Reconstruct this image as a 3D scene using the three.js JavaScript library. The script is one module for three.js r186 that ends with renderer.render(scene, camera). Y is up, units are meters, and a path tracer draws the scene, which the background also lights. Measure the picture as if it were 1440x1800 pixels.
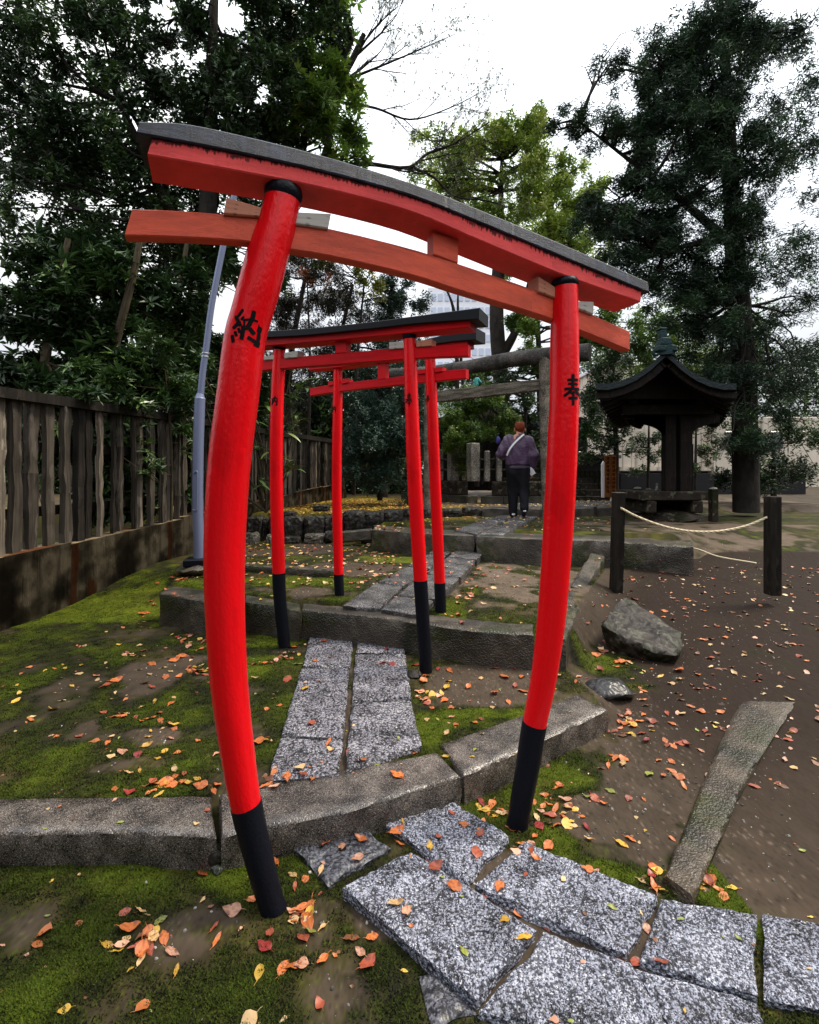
import * as THREE from 'three';
import { mergeGeometries, mergeVertices, toCreasedNormals } from 'three/addons/utils/BufferGeometryUtils.js';
import { MarchingCubes } from 'three/addons/objects/MarchingCubes.js';

// ---------- camera, sky, sun, exposure ----------
const F = 893, CX = 720, HY = 830, EYE = 1.45;            // lens in pixels of the 1440 x 1800 photograph, horizon row, eye height
const scene = new THREE.Scene();
const camera = new THREE.PerspectiveCamera(2 * Math.atan(900 / F) * 180 / Math.PI, 0.8, 0.05, 600);
camera.position.set(0, EYE, 0);
camera.lookAt(0, EYE, -10);
camera.setViewOffset(1440, 1800, 0, 900 - HY, 1440, 1800);  // vertical shift: uprights stay upright
const renderer = new THREE.WebGLRenderer({ antialias: true });
renderer.toneMapping = THREE.LinearToneMapping;
renderer.toneMappingExposure = 1.32;
renderer.shadowMap.enabled = true;

let seed = 7;
function reseed(n) { seed = n >>> 0; }
function rnd() { seed = (seed + 0x6D2B79F5) >>> 0; let t = seed; t = Math.imul(t ^ (t >>> 15), t | 1); t ^= t + Math.imul(t ^ (t >>> 7), t | 61); return ((t ^ (t >>> 14)) >>> 0) / 4294967296; }
const rr = (a, b) => a + (b - a) * rnd();
const pick = (a) => a[Math.floor(rnd() * a.length)];
const clamp = (x, a = 0, b = 1) => Math.min(b, Math.max(a, x));
const lerp = (a, b, t) => a + (b - a) * t;
const sstep = (a, b, x) => { const t = clamp((x - a) / (b - a)); return t * t * (3 - 2 * t); };
function hash2(i, j, s = 0) { let h = Math.imul(i, 374761393) ^ Math.imul(j, 668265263) ^ Math.imul(s + 11, 2246822519); h = Math.imul(h ^ (h >>> 13), 1274126177); return ((h ^ (h >>> 16)) >>> 0) / 4294967296; }
function vnoise(x, y, s = 0, p = 0) {
  const i = Math.floor(x), j = Math.floor(y); let u = x - i, v = y - j; u = u * u * (3 - 2 * u); v = v * v * (3 - 2 * v);
  const w = p ? (k) => ((k % p) + p) % p : (k) => k;
  const a = hash2(w(i), w(j), s), b = hash2(w(i + 1), w(j), s), c = hash2(w(i), w(j + 1), s), d = hash2(w(i + 1), w(j + 1), s);
  return (a + (b - a) * u) * (1 - v) + (c + (d - c) * u) * v;
}
function fbm(x, y, o = 4, s = 0, p = 0) { let a = 0.5, t = 0, n = 0; for (let k = 0; k < o; k++) { t += a * vnoise(x, y, s + k, p); n += a; x *= 2; y *= 2; p *= 2; a *= 0.5; } return t / n; }
function noise3(x, y, z, s = 0) { const k = Math.floor(z), f = z - k, u = f * f * (3 - 2 * f); return lerp(vnoise(x, y, s + k * 17), vnoise(x, y, s + (k + 1) * 17), u); }

const V = (x, y, z) => new THREE.Vector3(x, y, z);
const at = (px, py, Z) => V((px - CX) / F * Z, EYE - (py - HY) / F * Z, -Z);   // a photograph pixel at a depth in metres
const gp = (px, py, h) => at(px, py, (EYE - h) * F / (py - HY));              // a photograph pixel on a level h
function onPlane(px, py, P, n) {
  const d = V((px - CX) / F, -(py - HY) / F, -1), c = V(0, EYE, 0);
  return c.clone().addScaledVector(d, P.clone().sub(c).dot(n) / d.dot(n));
}

// sky: bright overcast, brighter overhead
{
  const w = 256, h = 128, data = new Float32Array(w * h * 4);
  for (let j = 0; j < h; j++) for (let i = 0; i < w; i++) {
    const el = (j / (h - 1) - 0.5) * Math.PI, az = i / w * Math.PI * 2;
    const cl = fbm(Math.cos(az) * Math.cos(el) * 2 + 9, Math.sin(az) * Math.cos(el) * 2 + 5 + el, 4, 3);
    const up = clamp(Math.sin(el), 0, 1);
    let L = 0.36 + 1.75 * up + 0.25 * (cl - 0.5);
    if (el < 0) L *= 0.5;
    const b = clamp((cl - 0.5) * 1.2, -0.06, 0.1);
    data.set([L * (0.975 - b * 0.3), L * 0.99, L * (1.03 + b * 0.4), 1], (j * w + i) * 4);
  }
  const sky = new THREE.DataTexture(data, w, h, THREE.RGBAFormat, THREE.FloatType);
  sky.mapping = THREE.EquirectangularReflectionMapping; sky.magFilter = sky.minFilter = THREE.LinearFilter;
  sky.wrapS = THREE.RepeatWrapping; sky.needsUpdate = true;
  scene.background = sky; scene.environment = sky; scene.environmentIntensity = 1;
}
const sun = new THREE.DirectionalLight(0xfff2dc, 3.2);
sun.position.set(14, 22, -7); sun.target.position.set(0, 0, -4);
sun.castShadow = true; sun.shadow.radius = 28; sun.shadow.mapSize.set(2048, 2048);
Object.assign(sun.shadow.camera, { left: -20, right: 20, top: 20, bottom: -20, near: 1, far: 70 });
scene.add(sun, sun.target);

// ---------- object helpers ----------
const used = new Map();
function numbered(name) { const n = used.get(name) || 0; used.set(name, n + 1); return n ? `${name}_${String(n).padStart(3, '0')}` : name; }
function tag(o, label, category, group, kind) { o.userData.label = label; if (category) o.userData.category = category; if (group) o.userData.group = group; if (kind) o.userData.kind = kind; return o; }
function thing(name, label, category, base, group, kind) {
  const o = new THREE.Group(); o.name = numbered(name); o.position.copy(base || V(0, 0, 0)); scene.add(o);
  return tag(o, label, category, group, kind);
}
function worldPos(o) { const p = V(0, 0, 0); for (let q = o; q && q !== scene; q = q.parent) p.add(q.position); return p; }
// a part from a geometry given in world coordinates
function part(name, geo, mat, parent, label, kind) {
  const p = worldPos(parent); geo.translate(-p.x, -p.y, -p.z);
  const m = new THREE.Mesh(geo, mat); m.name = name; parent.add(m);
  if (label) m.userData.label = label; if (kind) m.userData.kind = kind;
  return m;
}
function single(name, geo, mat, label, category, group, kind) {
  geo.computeBoundingBox(); const b = geo.boundingBox, c = V((b.min.x + b.max.x) / 2, b.min.y, (b.min.z + b.max.z) / 2);
  geo.translate(-c.x, -c.y, -c.z);
  const m = new THREE.Mesh(geo, mat); m.name = numbered(name); m.position.copy(c); scene.add(m);
  return tag(m, label, category, group, kind);
}

// ---------- textures ----------
function tex(w, h, fn, srgb = false, rx = 1, ry = 1) {
  const d = new Uint8Array(w * h * 4);
  for (let j = 0; j < h; j++) for (let i = 0; i < w; i++) { const c = fn(i / w, j / h, i, j), k = (j * w + i) * 4; if (typeof c === 'number') { d[k] = d[k + 1] = d[k + 2] = clamp(c) * 255; } else { d[k] = clamp(c[0]) * 255; d[k + 1] = clamp(c[1]) * 255; d[k + 2] = clamp(c[2]) * 255; } d[k + 3] = 255; }
  const t = new THREE.DataTexture(d, w, h); t.wrapS = t.wrapT = THREE.RepeatWrapping; t.magFilter = THREE.LinearFilter; t.minFilter = THREE.LinearMipmapLinearFilter; t.generateMipmaps = true;
  if (srgb) t.colorSpace = THREE.SRGBColorSpace; t.repeat.set(rx, ry); t.needsUpdate = true; return t;
}
const rep = (t, rx, ry = rx) => { const c = t.clone(); c.repeat.set(rx, ry); c.needsUpdate = true; return c; };
const mix3 = (a, b, t) => [lerp(a[0], b[0], t), lerp(a[1], b[1], t), lerp(a[2], b[2], t)];
// pits and chips of chiselled granite (tileable)
function worley(x, y, p, s) { let d1 = 9, d2 = 9; const i = Math.floor(x), j = Math.floor(y); for (let a = -1; a < 2; a++) for (let b = -1; b < 2; b++) { const u = ((i + a) % p + p) % p, v = ((j + b) % p + p) % p; const dx = i + a + hash2(u, v, s) - x, dy = j + b + hash2(u, v, s + 5) - y, d = Math.hypot(dx, dy); if (d < d1) { d2 = d1; d1 = d; } else if (d < d2) d2 = d; } return [d1, d2]; }
const chiselVal = (u, v) => { const w = worley(u * 40 + fbm(u * 16, v * 16, 2, 4, 16) * 1.4, v * 40, 40, 21); const w2 = worley(u * 90, v * 90, 90, 25); return clamp(0.55 * (1 - w[0]) + 0.45 * fbm(u * 24, v * 24, 4, 2, 24) - 0.25 * (w2[0] < 0.3 ? 1 : 0) * (fbm(u * 12, v * 12, 2, 8, 12) > 0.5 ? 1 : 0.3)); };
const T = {};
T.chiselBump = tex(768, 768, (u, v) => chiselVal(u, v));
T.chiselMap = tex(768, 768, (u, v) => { const c = chiselVal(u, v), g = fbm(u * 140, v * 140, 2, 60, 140), big = fbm(u * 5, v * 5, 3, 44, 5); let k = 0.34 + 0.48 * sstep(0.42, 0.64, c * 0.7 + g * 0.35) + (big - 0.5) * 0.5; k *= 0.72 + 0.56 * g; return [k * 0.97, k * 0.98, k * 1.03]; }, true);
T.granite = tex(512, 512, (u, v) => { const g = fbm(u * 170, v * 170, 2, 70, 170), f = vnoise(u * 256, v * 256, 71, 256), b = fbm(u * 6, v * 6, 4, 72, 6); const k = 0.45 + (f > 0.78 ? 0.46 : 0) - (g < 0.4 ? 0.26 : 0) + (b - 0.5) * 0.5; return [k * 1.02, k, k * 0.96]; }, true);
T.graniteBump = tex(512, 512, (u, v) => 0.6 * fbm(u * 110, v * 110, 3, 80, 110) + 0.4 * fbm(u * 14, v * 14, 4, 81, 14));
T.rockMap = tex(512, 512, (u, v) => { const b = fbm(u * 8, v * 8, 6, 90, 8), l = fbm(u * 20, v * 20, 4, 95, 20), m = fbm(u * 5, v * 5, 4, 97, 5); let c = mix3([0.2, 0.18, 0.17], [0.52, 0.5, 0.48], b); if (l > 0.63) c = mix3(c, [0.62, 0.66, 0.58], sstep(0.63, 0.68, l)); if (m > 0.56) c = mix3(c, [0.2, 0.25, 0.08], 0.8 * sstep(0.56, 0.66, m)); return c; }, true);
T.rockBump = tex(512, 512, (u, v) => { const w = worley(u * 9, v * 9, 9, 31); return 0.55 * fbm(u * 12, v * 12, 6, 100, 12) + 0.45 * clamp(w[1] - w[0]); });
T.wood = tex(512, 512, (u, v) => { const s = fbm(u * 40, v * 3, 4, 110, 0) * 0.6 + fbm(u * 6, v * 8, 3, 112, 0) * 0.5; const ch = fbm(u * 14, v * 9, 4, 115, 0); let k = 0.25 + 0.6 * s; let c = [k * 0.98, k * 0.93, k * 0.86]; if (ch > 0.62) c = mix3(c, [0.75, 0.72, 0.68], sstep(0.62, 0.66, ch)); return c; }, true);
T.woodBump = tex(512, 512, (u, v) => 0.6 * fbm(u * 50, v * 3, 4, 120, 0) + 0.4 * fbm(u * 14, v * 9, 4, 115, 0));
T.bark = tex(256, 512, (u, v) => 0.25 + 0.6 * fbm(u * 16, v * 10, 4, 130, 0));
T.concrete = tex(512, 512, (u, v) => { const a = fbm(u * 5, v * 5, 5, 140, 5), st = fbm(u * 22, v * 2, 4, 144, 0), r = fbm(u * 9, v * 1.2, 3, 147, 0); let c = mix3([0.2, 0.18, 0.14], [0.72, 0.68, 0.6], sstep(0.3, 0.7, a)); c = mix3(c, [0.14, 0.13, 0.1], 0.3 * sstep(0.48, 0.7, st)); const dk = fbm(u * 7, v * 7, 5, 149, 7); c = mix3(c, [0.16, 0.13, 0.08], 0.5 * sstep(0.46, 0.7, dk)); if (r > 0.66) c = mix3(c, [0.42, 0.2, 0.08], 0.7 * sstep(0.66, 0.72, r)); return c; }, true);
T.mottle = tex(512, 512, (u, v) => { const b = fbm(u * 10, v * 10, 5, 210, 10), f = vnoise(u * 256, v * 256, 215, 256), m = fbm(u * 6, v * 6, 4, 217, 6); const k = 0.3 + 0.7 * b + (f > 0.9 ? 0.25 : 0) - (f < 0.15 ? 0.15 : 0); return mix3([k, k * 0.95, k * 0.88], [k * 0.6, k * 0.68, k * 0.3], sstep(0.5, 0.65, m) * 0.8); }, true);
T.pale = tex(256, 512, (u, v) => { const a = fbm(u * 5, v * 5, 5, 220, 5), st = fbm(u * 30, v * 1.6, 4, 224, 0); const k = 0.86 + 0.16 * (a - 0.5) - 0.22 * sstep(0.55, 0.8, st); return [k, k * 0.99, k * 0.97]; }, true);
T.noise = tex(512, 512, (u, v) => fbm(u * 24, v * 24, 5, 150, 24));
T.fine = tex(512, 512, (u, v) => fbm(u * 90, v * 90, 3, 155, 90));
// painted wood: faint runs along the length (v), chips, small pale specks
T.paint = tex(512, 1024, (u, v) => { const s = fbm(u * 30, v * 3, 4, 160, 0), b = fbm(u * 5, v * 6, 4, 165, 0), sp = vnoise(u * 150, v * 300, 168); const run = fbm(u * 90, v * 1.4, 3, 163, 0), gr = fbm(u * 12, v * 20, 4, 169, 0); let k = 0.95 + 0.08 * (s - 0.5) + 0.1 * (b - 0.5) - 0.04 * sstep(0.6, 0.75, run); if (sp > 0.985) return [1, 0.95, 0.92]; if (gr > 0.6) k *= 1 - 0.06 * sstep(0.6, 0.75, gr); return [clamp(k + 0.06), k, k]; }, true);
// lintel front: dark runs of mould hanging from the upper edge, weathered pale patches
const mould = (u, v) => { const n = fbm(u * 260, v * 0.8, 3, 170, 0) * 0.55 + fbm(u * 12, 0.5, 3, 174, 12) * 0.4; const reach = 0.86 - sstep(0.34, 0.72, n) * 0.34; return sstep(reach - 0.04, reach + 0.1, v) * (0.5 + 0.5 * sstep(0.3, 0.6, fbm(u * 60, v * 14, 3, 178, 0))); };
T.beam = tex(2048, 192, (u, v) => { const b = fbm(u * 10, v * 2.5, 4, 182, 0), s = fbm(u * 50, v * 18, 3, 186, 0); const m = mould(u, v); const k = 0.9 + 0.22 * (b - 0.5) + 0.1 * (s - 0.5); return mix3([clamp(k + 0.06), k, k * 0.98], [0.2, 0.12, 0.12], m * 0.88); }, true);
T.tie = tex(1024, 128, (u, v) => { const b = fbm(u * 9, v * 2, 4, 190, 0), s = fbm(u * 40, v * 10, 3, 194, 0); const k = 0.86 + 0.28 * (b - 0.5) + 0.12 * (s - 0.5); const edge = sstep(0.86, 0.97, v + 0.12 * (s - 0.5)) * 0.5; return mix3([k, k, k], [0.42, 0.3, 0.27], edge * sstep(0.4, 0.65, b)); }, true);
T.capMap = tex(1024, 128, (u, v) => { const b = fbm(u * 14, v * 3, 5, 200, 0), w = fbm(u * 30, v * 8, 4, 206, 0); let k = 0.55 + 0.5 * (b - 0.5); let c = [k * 0.95, k, k * 1.08]; if (w > 0.56) c = mix3(c, [0.95, 0.97, 1.0], sstep(0.56, 0.72, w) * 0.75); return c; }, true);

// ---------- materials ----------
const std = (o) => new THREE.MeshPhysicalMaterial({ specularIntensity: 0.3, ...o }), phy = (o) => new THREE.MeshPhysicalMaterial(o);
const lin = (r, g, b) => new THREE.Color().setRGB(r, g, b);
const M = {
  red: phy({ color: lin(0.78, 0.004, 0.009), roughness: 0.26, specularIntensity: 0.55, map: rep(T.paint, 2.2, 0.38), bumpMap: rep(T.noise, 6, 3), bumpScale: 0.0012 }),
  redBeam: phy({ color: lin(0.88, 0.095, 0.095), roughness: 0.5, specularIntensity: 0.5, map: T.beam, bumpMap: rep(T.noise, 4), bumpScale: 0.001 }),
  redTie: phy({ color: lin(0.9, 0.125, 0.06), roughness: 0.45, specularIntensity: 0.5, map: T.tie, bumpMap: rep(T.noise, 4), bumpScale: 0.001 }),
  redPlain: phy({ color: lin(0.74, 0.004, 0.011), roughness: 0.42, specularIntensity: 0.35, map: rep(T.tie, 0.7, 1) }),
  black: phy({ color: lin(0.006, 0.007, 0.011), roughness: 0.42, specularIntensity: 0.22, bumpMap: rep(T.noise, 5), bumpScale: 0.0015 }),
  cap: phy({ color: lin(0.05, 0.075, 0.13), roughness: 0.5, map: T.capMap, bumpMap: rep(T.noise, 5), bumpScale: 0.0015 }),
  capPlain: phy({ color: lin(0.012, 0.013, 0.016), roughness: 0.45, specularIntensity: 0.35 }),
  ink: std({ color: lin(0.006, 0.005, 0.006), roughness: 0.7, specularIntensity: 0.15 }),
  wedge: std({ color: lin(0.62, 0.6, 0.57), roughness: 0.75, map: rep(T.pale, 2) }),
  wedgeRed: std({ color: lin(0.62, 0.27, 0.18), roughness: 0.7, map: rep(T.pale, 3) }),
  borderStone: phy({ color: lin(0.11, 0.094, 0.074), roughness: 0.4, map: rep(T.mottle, 0.8), bumpMap: rep(T.graniteBump, 1.6), bumpScale: 0.012 }),
  slab: phy({ color: lin(0.46, 0.475, 0.53), roughness: 0.24, map: rep(T.chiselMap, 2.1), bumpMap: rep(T.chiselBump, 2.1), bumpScale: 0.016, specularIntensity: 1 }),
  slabMid: phy({ color: lin(0.36, 0.345, 0.36), roughness: 0.24, map: rep(T.chiselMap, 1.5), bumpMap: rep(T.chiselBump, 1.5), bumpScale: 0.018 }),
  slabFar: phy({ color: lin(0.42, 0.42, 0.46), roughness: 0.26, map: rep(T.granite, 1.3), bumpMap: rep(T.chiselBump, 1.3), bumpScale: 0.008 }),
  slabDark: phy({ color: lin(0.14, 0.14, 0.15), roughness: 0.4, map: rep(T.chiselMap, 1.6), bumpMap: rep(T.rockBump, 2), bumpScale: 0.02 }),
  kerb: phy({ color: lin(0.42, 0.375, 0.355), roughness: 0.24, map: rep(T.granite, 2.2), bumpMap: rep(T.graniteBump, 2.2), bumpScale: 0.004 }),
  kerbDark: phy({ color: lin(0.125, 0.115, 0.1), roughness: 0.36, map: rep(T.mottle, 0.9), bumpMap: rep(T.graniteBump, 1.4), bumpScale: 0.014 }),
  rock: phy({ color: lin(0.17, 0.152, 0.142), roughness: 0.6, specularIntensity: 0.6, map: rep(T.rockMap, 1), bumpMap: rep(T.rockBump, 1.3), bumpScale: 0.03 }),
  rockBlue: phy({ color: lin(0.16, 0.165, 0.19), roughness: 0.36, map: rep(T.rockMap, 0.3), bumpMap: rep(T.rockBump, 2.5), bumpScale: 0.012 }),
  rockPale: phy({ color: lin(0.6, 0.55, 0.5), roughness: 0.6, map: rep(T.rockMap, 2), bumpMap: rep(T.rockBump, 2.5), bumpScale: 0.02 }),
  fence: std({ color: lin(0.16, 0.15, 0.14), roughness: 0.8, map: T.wood, bumpMap: T.woodBump, bumpScale: 0.012 }),
  fenceDark: std({ color: lin(0.05, 0.046, 0.043), roughness: 0.85, map: T.wood, bumpMap: T.woodBump, bumpScale: 0.012 }),
  fencePale: std({ color: lin(0.46, 0.43, 0.4), roughness: 0.8, map: T.wood, bumpMap: T.woodBump, bumpScale: 0.014 }),
  fenceBase: std({ color: lin(0.5, 0.44, 0.35), roughness: 0.8, map: rep(T.concrete, 0.7), bumpMap: rep(T.concrete, 1.3), bumpScale: 0.006 }),
  steel: phy({ color: lin(0.16, 0.185, 0.29), roughness: 0.4, metalness: 0.25, bumpMap: rep(T.fine, 2), bumpScale: 0.0008 }),
  steelBand: std({ color: lin(0.55, 0.56, 0.58), roughness: 0.35, metalness: 0.7 }),
  stoneTorii: std({ color: lin(0.72, 0.65, 0.55), roughness: 0.75, map: rep(T.granite, 1.2), bumpMap: rep(T.graniteBump, 1.5), bumpScale: 0.01 }),
  stoneToriiDark: std({ color: lin(0.3, 0.28, 0.275), roughness: 0.7, map: rep(T.granite, 1.2), bumpMap: rep(T.graniteBump, 1.5), bumpScale: 0.01 }),
  stonePost: std({ color: lin(1, 0.96, 0.9), roughness: 0.8, map: rep(T.granite, 0.9), bumpMap: rep(T.graniteBump, 2), bumpScale: 0.008 }),
  postDark: std({ color: lin(0.05, 0.046, 0.04), roughness: 0.75, map: T.wood, bumpMap: T.woodBump, bumpScale: 0.01 }),
  pavWood: std({ color: lin(0.03, 0.022, 0.019), roughness: 0.7, map: T.wood, bumpMap: T.woodBump, bumpScale: 0.01 }),
  pavRoof: std({ color: lin(0.016, 0.022, 0.024), roughness: 0.6, bumpMap: rep(T.noise, 2), bumpScale: 0.01 }),
  bronze: std({ color: lin(0.014, 0.034, 0.036), roughness: 0.55, bumpMap: rep(T.noise, 2), bumpScale: 0.01 }),
  teal: std({ color: lin(0.07, 0.34, 0.33), roughness: 0.55 }),
  tile: std({ color: lin(0.09, 0.1, 0.11), roughness: 0.45 }),
  pavStone: std({ color: lin(0.22, 0.19, 0.155), roughness: 0.75, map: rep(T.rockMap, 0.8), bumpMap: rep(T.graniteBump, 1.5), bumpScale: 0.01 }),
  beige: std({ color: lin(0.8, 0.72, 0.62), roughness: 0.85, map: rep(T.pale, 0.3), bumpMap: rep(T.fine, 0.5), bumpScale: 0.004 }),
  white: std({ color: lin(0.7, 0.7, 0.72), roughness: 0.6 }),
  tower: std({ color: lin(0.78, 0.79, 0.84), roughness: 0.5 }),
  towerGlass: phy({ color: lin(0.5, 0.56, 0.68), roughness: 0.15 }),
  glassDark: phy({ color: lin(0.03, 0.035, 0.04), roughness: 0.12 }),
  dark: std({ color: lin(0.02, 0.02, 0.022), roughness: 0.8 }),
  orange: std({ color: lin(0.62, 0.22, 0.05), roughness: 0.6, map: rep(T.wood, 2), bumpMap: T.woodBump, bumpScale: 0.004 }),
  rope: std({ color: lin(0.62, 0.52, 0.36), roughness: 0.9 }),
  bark: std({ color: lin(0.05, 0.042, 0.035), roughness: 0.9, map: rep(T.bark, 1.5, 0.8), bumpMap: rep(T.bark, 1.5, 0.8), bumpScale: 0.03 }),
  barkPale: std({ color: lin(0.12, 0.095, 0.06), roughness: 0.9, map: rep(T.bark, 1.5, 0.8), bumpMap: rep(T.bark, 1.5, 0.8), bumpScale: 0.02 }),
};
const leafMat = (r, g, b, tr = 0.35, rough = 0.42) => phy({ color: lin(r, g, b), roughness: rough, transmission: tr, thickness: 0, side: THREE.DoubleSide, specularIntensity: 0.6 });
// ---------- geometry helpers ----------
function fromGrid(P, nu, nv, uvf) { // P[j][i] -> Vector3, i in 0..nu, j in 0..nv
  const pos = [], uv = [], idx = [];
  for (let j = 0; j <= nv; j++) for (let i = 0; i <= nu; i++) { const p = P(i, j); pos.push(p.x, p.y, p.z); const t = uvf(i, j, p); uv.push(t[0], t[1]); }
  for (let j = 0; j < nv; j++) for (let i = 0; i < nu; i++) { const a = j * (nu + 1) + i, b = a + 1, c = a + nu + 1, d = c + 1; idx.push(a, b, d, a, d, c); }
  const g = new THREE.BufferGeometry(); g.setAttribute('position', new THREE.Float32BufferAttribute(pos, 3)); g.setAttribute('uv', new THREE.Float32BufferAttribute(uv, 2)); g.setIndex(idx); g.computeVertexNormals(); return g;
}
function boxUV(g) { // uv in metres by the dominant side of each face
  g = g.index ? g.toNonIndexed() : g; const p = g.attributes.position, uv = new Float32Array(p.count * 2), a = V(), b = V(), c = V(), n = V();
  for (let i = 0; i < p.count; i += 3) {
    a.fromBufferAttribute(p, i); b.fromBufferAttribute(p, i + 1); c.fromBufferAttribute(p, i + 2); n.copy(b).sub(a).cross(c.clone().sub(a));
    const x = Math.abs(n.x), y = Math.abs(n.y), z = Math.abs(n.z);
    [a, b, c].forEach((q, k) => { const t = y >= x && y >= z ? [q.x, q.z] : x >= z ? [q.z, q.y] : [q.x, q.y]; uv[(i + k) * 2] = t[0]; uv[(i + k) * 2 + 1] = t[1]; });
  }
  g.setAttribute('uv', new THREE.BufferAttribute(uv, 2)); return g;
}
const merge = (list) => { const n = list.map((g) => { const q = g.index ? g.toNonIndexed() : g; for (const k of Object.keys(q.attributes)) if (!['position', 'normal', 'uv'].includes(k)) q.deleteAttribute(k); if (!q.attributes.normal) q.computeVertexNormals(); if (!q.attributes.uv) q.setAttribute('uv', new THREE.BufferAttribute(new Float32Array(q.attributes.position.count * 2), 2)); return q; }); return n.length === 1 ? n[0] : mergeGeometries(n); };
function tube(pts, radii, seg = 16, caps = true, uRep) { // a tapering round bar along points
  const n = pts.length, fr = []; let nx = null, len = 0; const L = [0];
  for (let i = 0; i < n; i++) {
    const t = pts[Math.min(n - 1, i + 1)].clone().sub(pts[Math.max(0, i - 1)]).normalize();
    if (!nx) nx = Math.abs(t.y) > 0.9 ? V(1, 0, 0) : V(0, 1, 0);
    nx = nx.clone().addScaledVector(t, -nx.dot(t)).normalize(); fr.push([nx, t.clone().cross(nx).normalize()]);
    if (i) { len += pts[i].distanceTo(pts[i - 1]); L.push(len); }
  }
  const R = (i) => Array.isArray(radii) ? radii[i] : radii;
  const circ = uRep || 2 * Math.PI * (Array.isArray(radii) ? radii[0] : radii);
  const g = fromGrid((i, j) => { const a = i / seg * Math.PI * 2; return pts[j].clone().addScaledVector(fr[j][0], Math.cos(a) * R(j)).addScaledVector(fr[j][1], Math.sin(a) * R(j)); }, seg, n - 1, (i, j) => [i / seg * circ, L[j]]);
  // weld the seam's normals
  const nn = g.attributes.normal; for (let j = 0; j < n; j++) { const a = j * (seg + 1), b = a + seg; const x = nn.getX(a) + nn.getX(b), y = nn.getY(a) + nn.getY(b), z = nn.getZ(a) + nn.getZ(b), l = Math.hypot(x, y, z) || 1; nn.setXYZ(a, x / l, y / l, z / l); nn.setXYZ(b, x / l, y / l, z / l); }
  const out = [g];
  if (caps) for (const e of [0, n - 1]) { const pos = [], idx = []; pos.push(pts[e].x, pts[e].y, pts[e].z); for (let i = 0; i <= seg; i++) { const a = i / seg * Math.PI * 2, q = pts[e].clone().addScaledVector(fr[e][0], Math.cos(a) * R(e)).addScaledVector(fr[e][1], Math.sin(a) * R(e)); pos.push(q.x, q.y, q.z); if (i) e ? idx.push(0, i, i + 1) : idx.push(0, i + 1, i); } const c = new THREE.BufferGeometry(); c.setAttribute('position', new THREE.Float32BufferAttribute(pos, 3)); c.setAttribute('uv', new THREE.Float32BufferAttribute(pos.flatMap((v, k) => k % 3 === 0 ? [v * 3, pos[k + 2] * 3] : []), 2)); c.setIndex(idx); c.computeVertexNormals(); out.push(c); }
  return merge(out);
}
function spline(pts, n) { const c = new THREE.CatmullRomCurve3(pts, false, 'centripetal'); return c.getPoints(n); }
function resample(arr, n) { // evenly by index, arrays of numbers, Catmull-Rom
  const out = [], m = arr.length - 1; for (let k = 0; k <= n; k++) { const t = k / n * m, i = Math.min(m - 1, Math.floor(t)), f = t - i; const g = (q) => arr[clamp(q, 0, m)]; out.push(arr[0].map((_, c) => { const a = g(i - 1)[c], b = g(i)[c], d = g(i + 1)[c], e = g(i + 2)[c]; return 0.5 * (2 * b + (d - a) * f + (2 * a - 5 * b + 4 * d - e) * f * f + (3 * b - a - 3 * d + e) * f * f * f); })); } return out;
}
// squared timber along top and bottom lines of its front face, going back along -n by depth, edges chamfered
function beam(top, bot, n, depth, ch = 0.004, endSlant = 0) {
  const m = top.length, back = n.clone().multiplyScalar(-depth), len = [0]; for (let i = 1; i < m; i++) len.push(len[i - 1] + top[i].distanceTo(top[i - 1]));
  const sec = (i) => { const t = top[i], b = bot[i], u = t.clone().sub(b).normalize(), w = n; const tb = t.clone().add(back), bb = b.clone().add(back); return [b.clone().addScaledVector(u, ch), t.clone().addScaledVector(u, -ch), t.clone().addScaledVector(w, -ch), tb.clone().addScaledVector(w, ch), tb.clone().addScaledVector(u, -ch), bb.clone().addScaledVector(u, ch), bb.clone().addScaledVector(w, ch), b.clone().addScaledVector(w, -ch)]; };
  const S = []; for (let i = 0; i < m; i++) S.push(sec(i));
  const out = []; const vv = [[0.03, 0.97], [0.97, 0.98], [0.1, 0.3], [0.3, 0.3], [0.1, 0.3], [0.3, 0.3], [0.1, 0.3], [0.03, 0.03]];
  for (let k = 0; k < 8; k++) out.push(fromGrid((i, j) => S[i][(k + j) % 8], m - 1, 1, (i, j) => [len[i] * 0.7, vv[k][j]]));
  for (const e of [0, m - 1]) { const pos = [], idx = [], uv = []; S[e].forEach((q) => { pos.push(q.x, q.y, q.z); uv.push(0.3 + q.y * 0.1, 0.5); }); for (let k = 1; k < 7; k++) e ? idx.push(0, k, k + 1) : idx.push(0, k + 1, k); const g = new THREE.BufferGeometry(); g.setAttribute('position', new THREE.Float32BufferAttribute(pos, 3)); g.setAttribute('uv', new THREE.Float32BufferAttribute(uv, 2)); g.setIndex(idx); g.computeVertexNormals(); out.push(g); }
  return merge(out);
}
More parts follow.
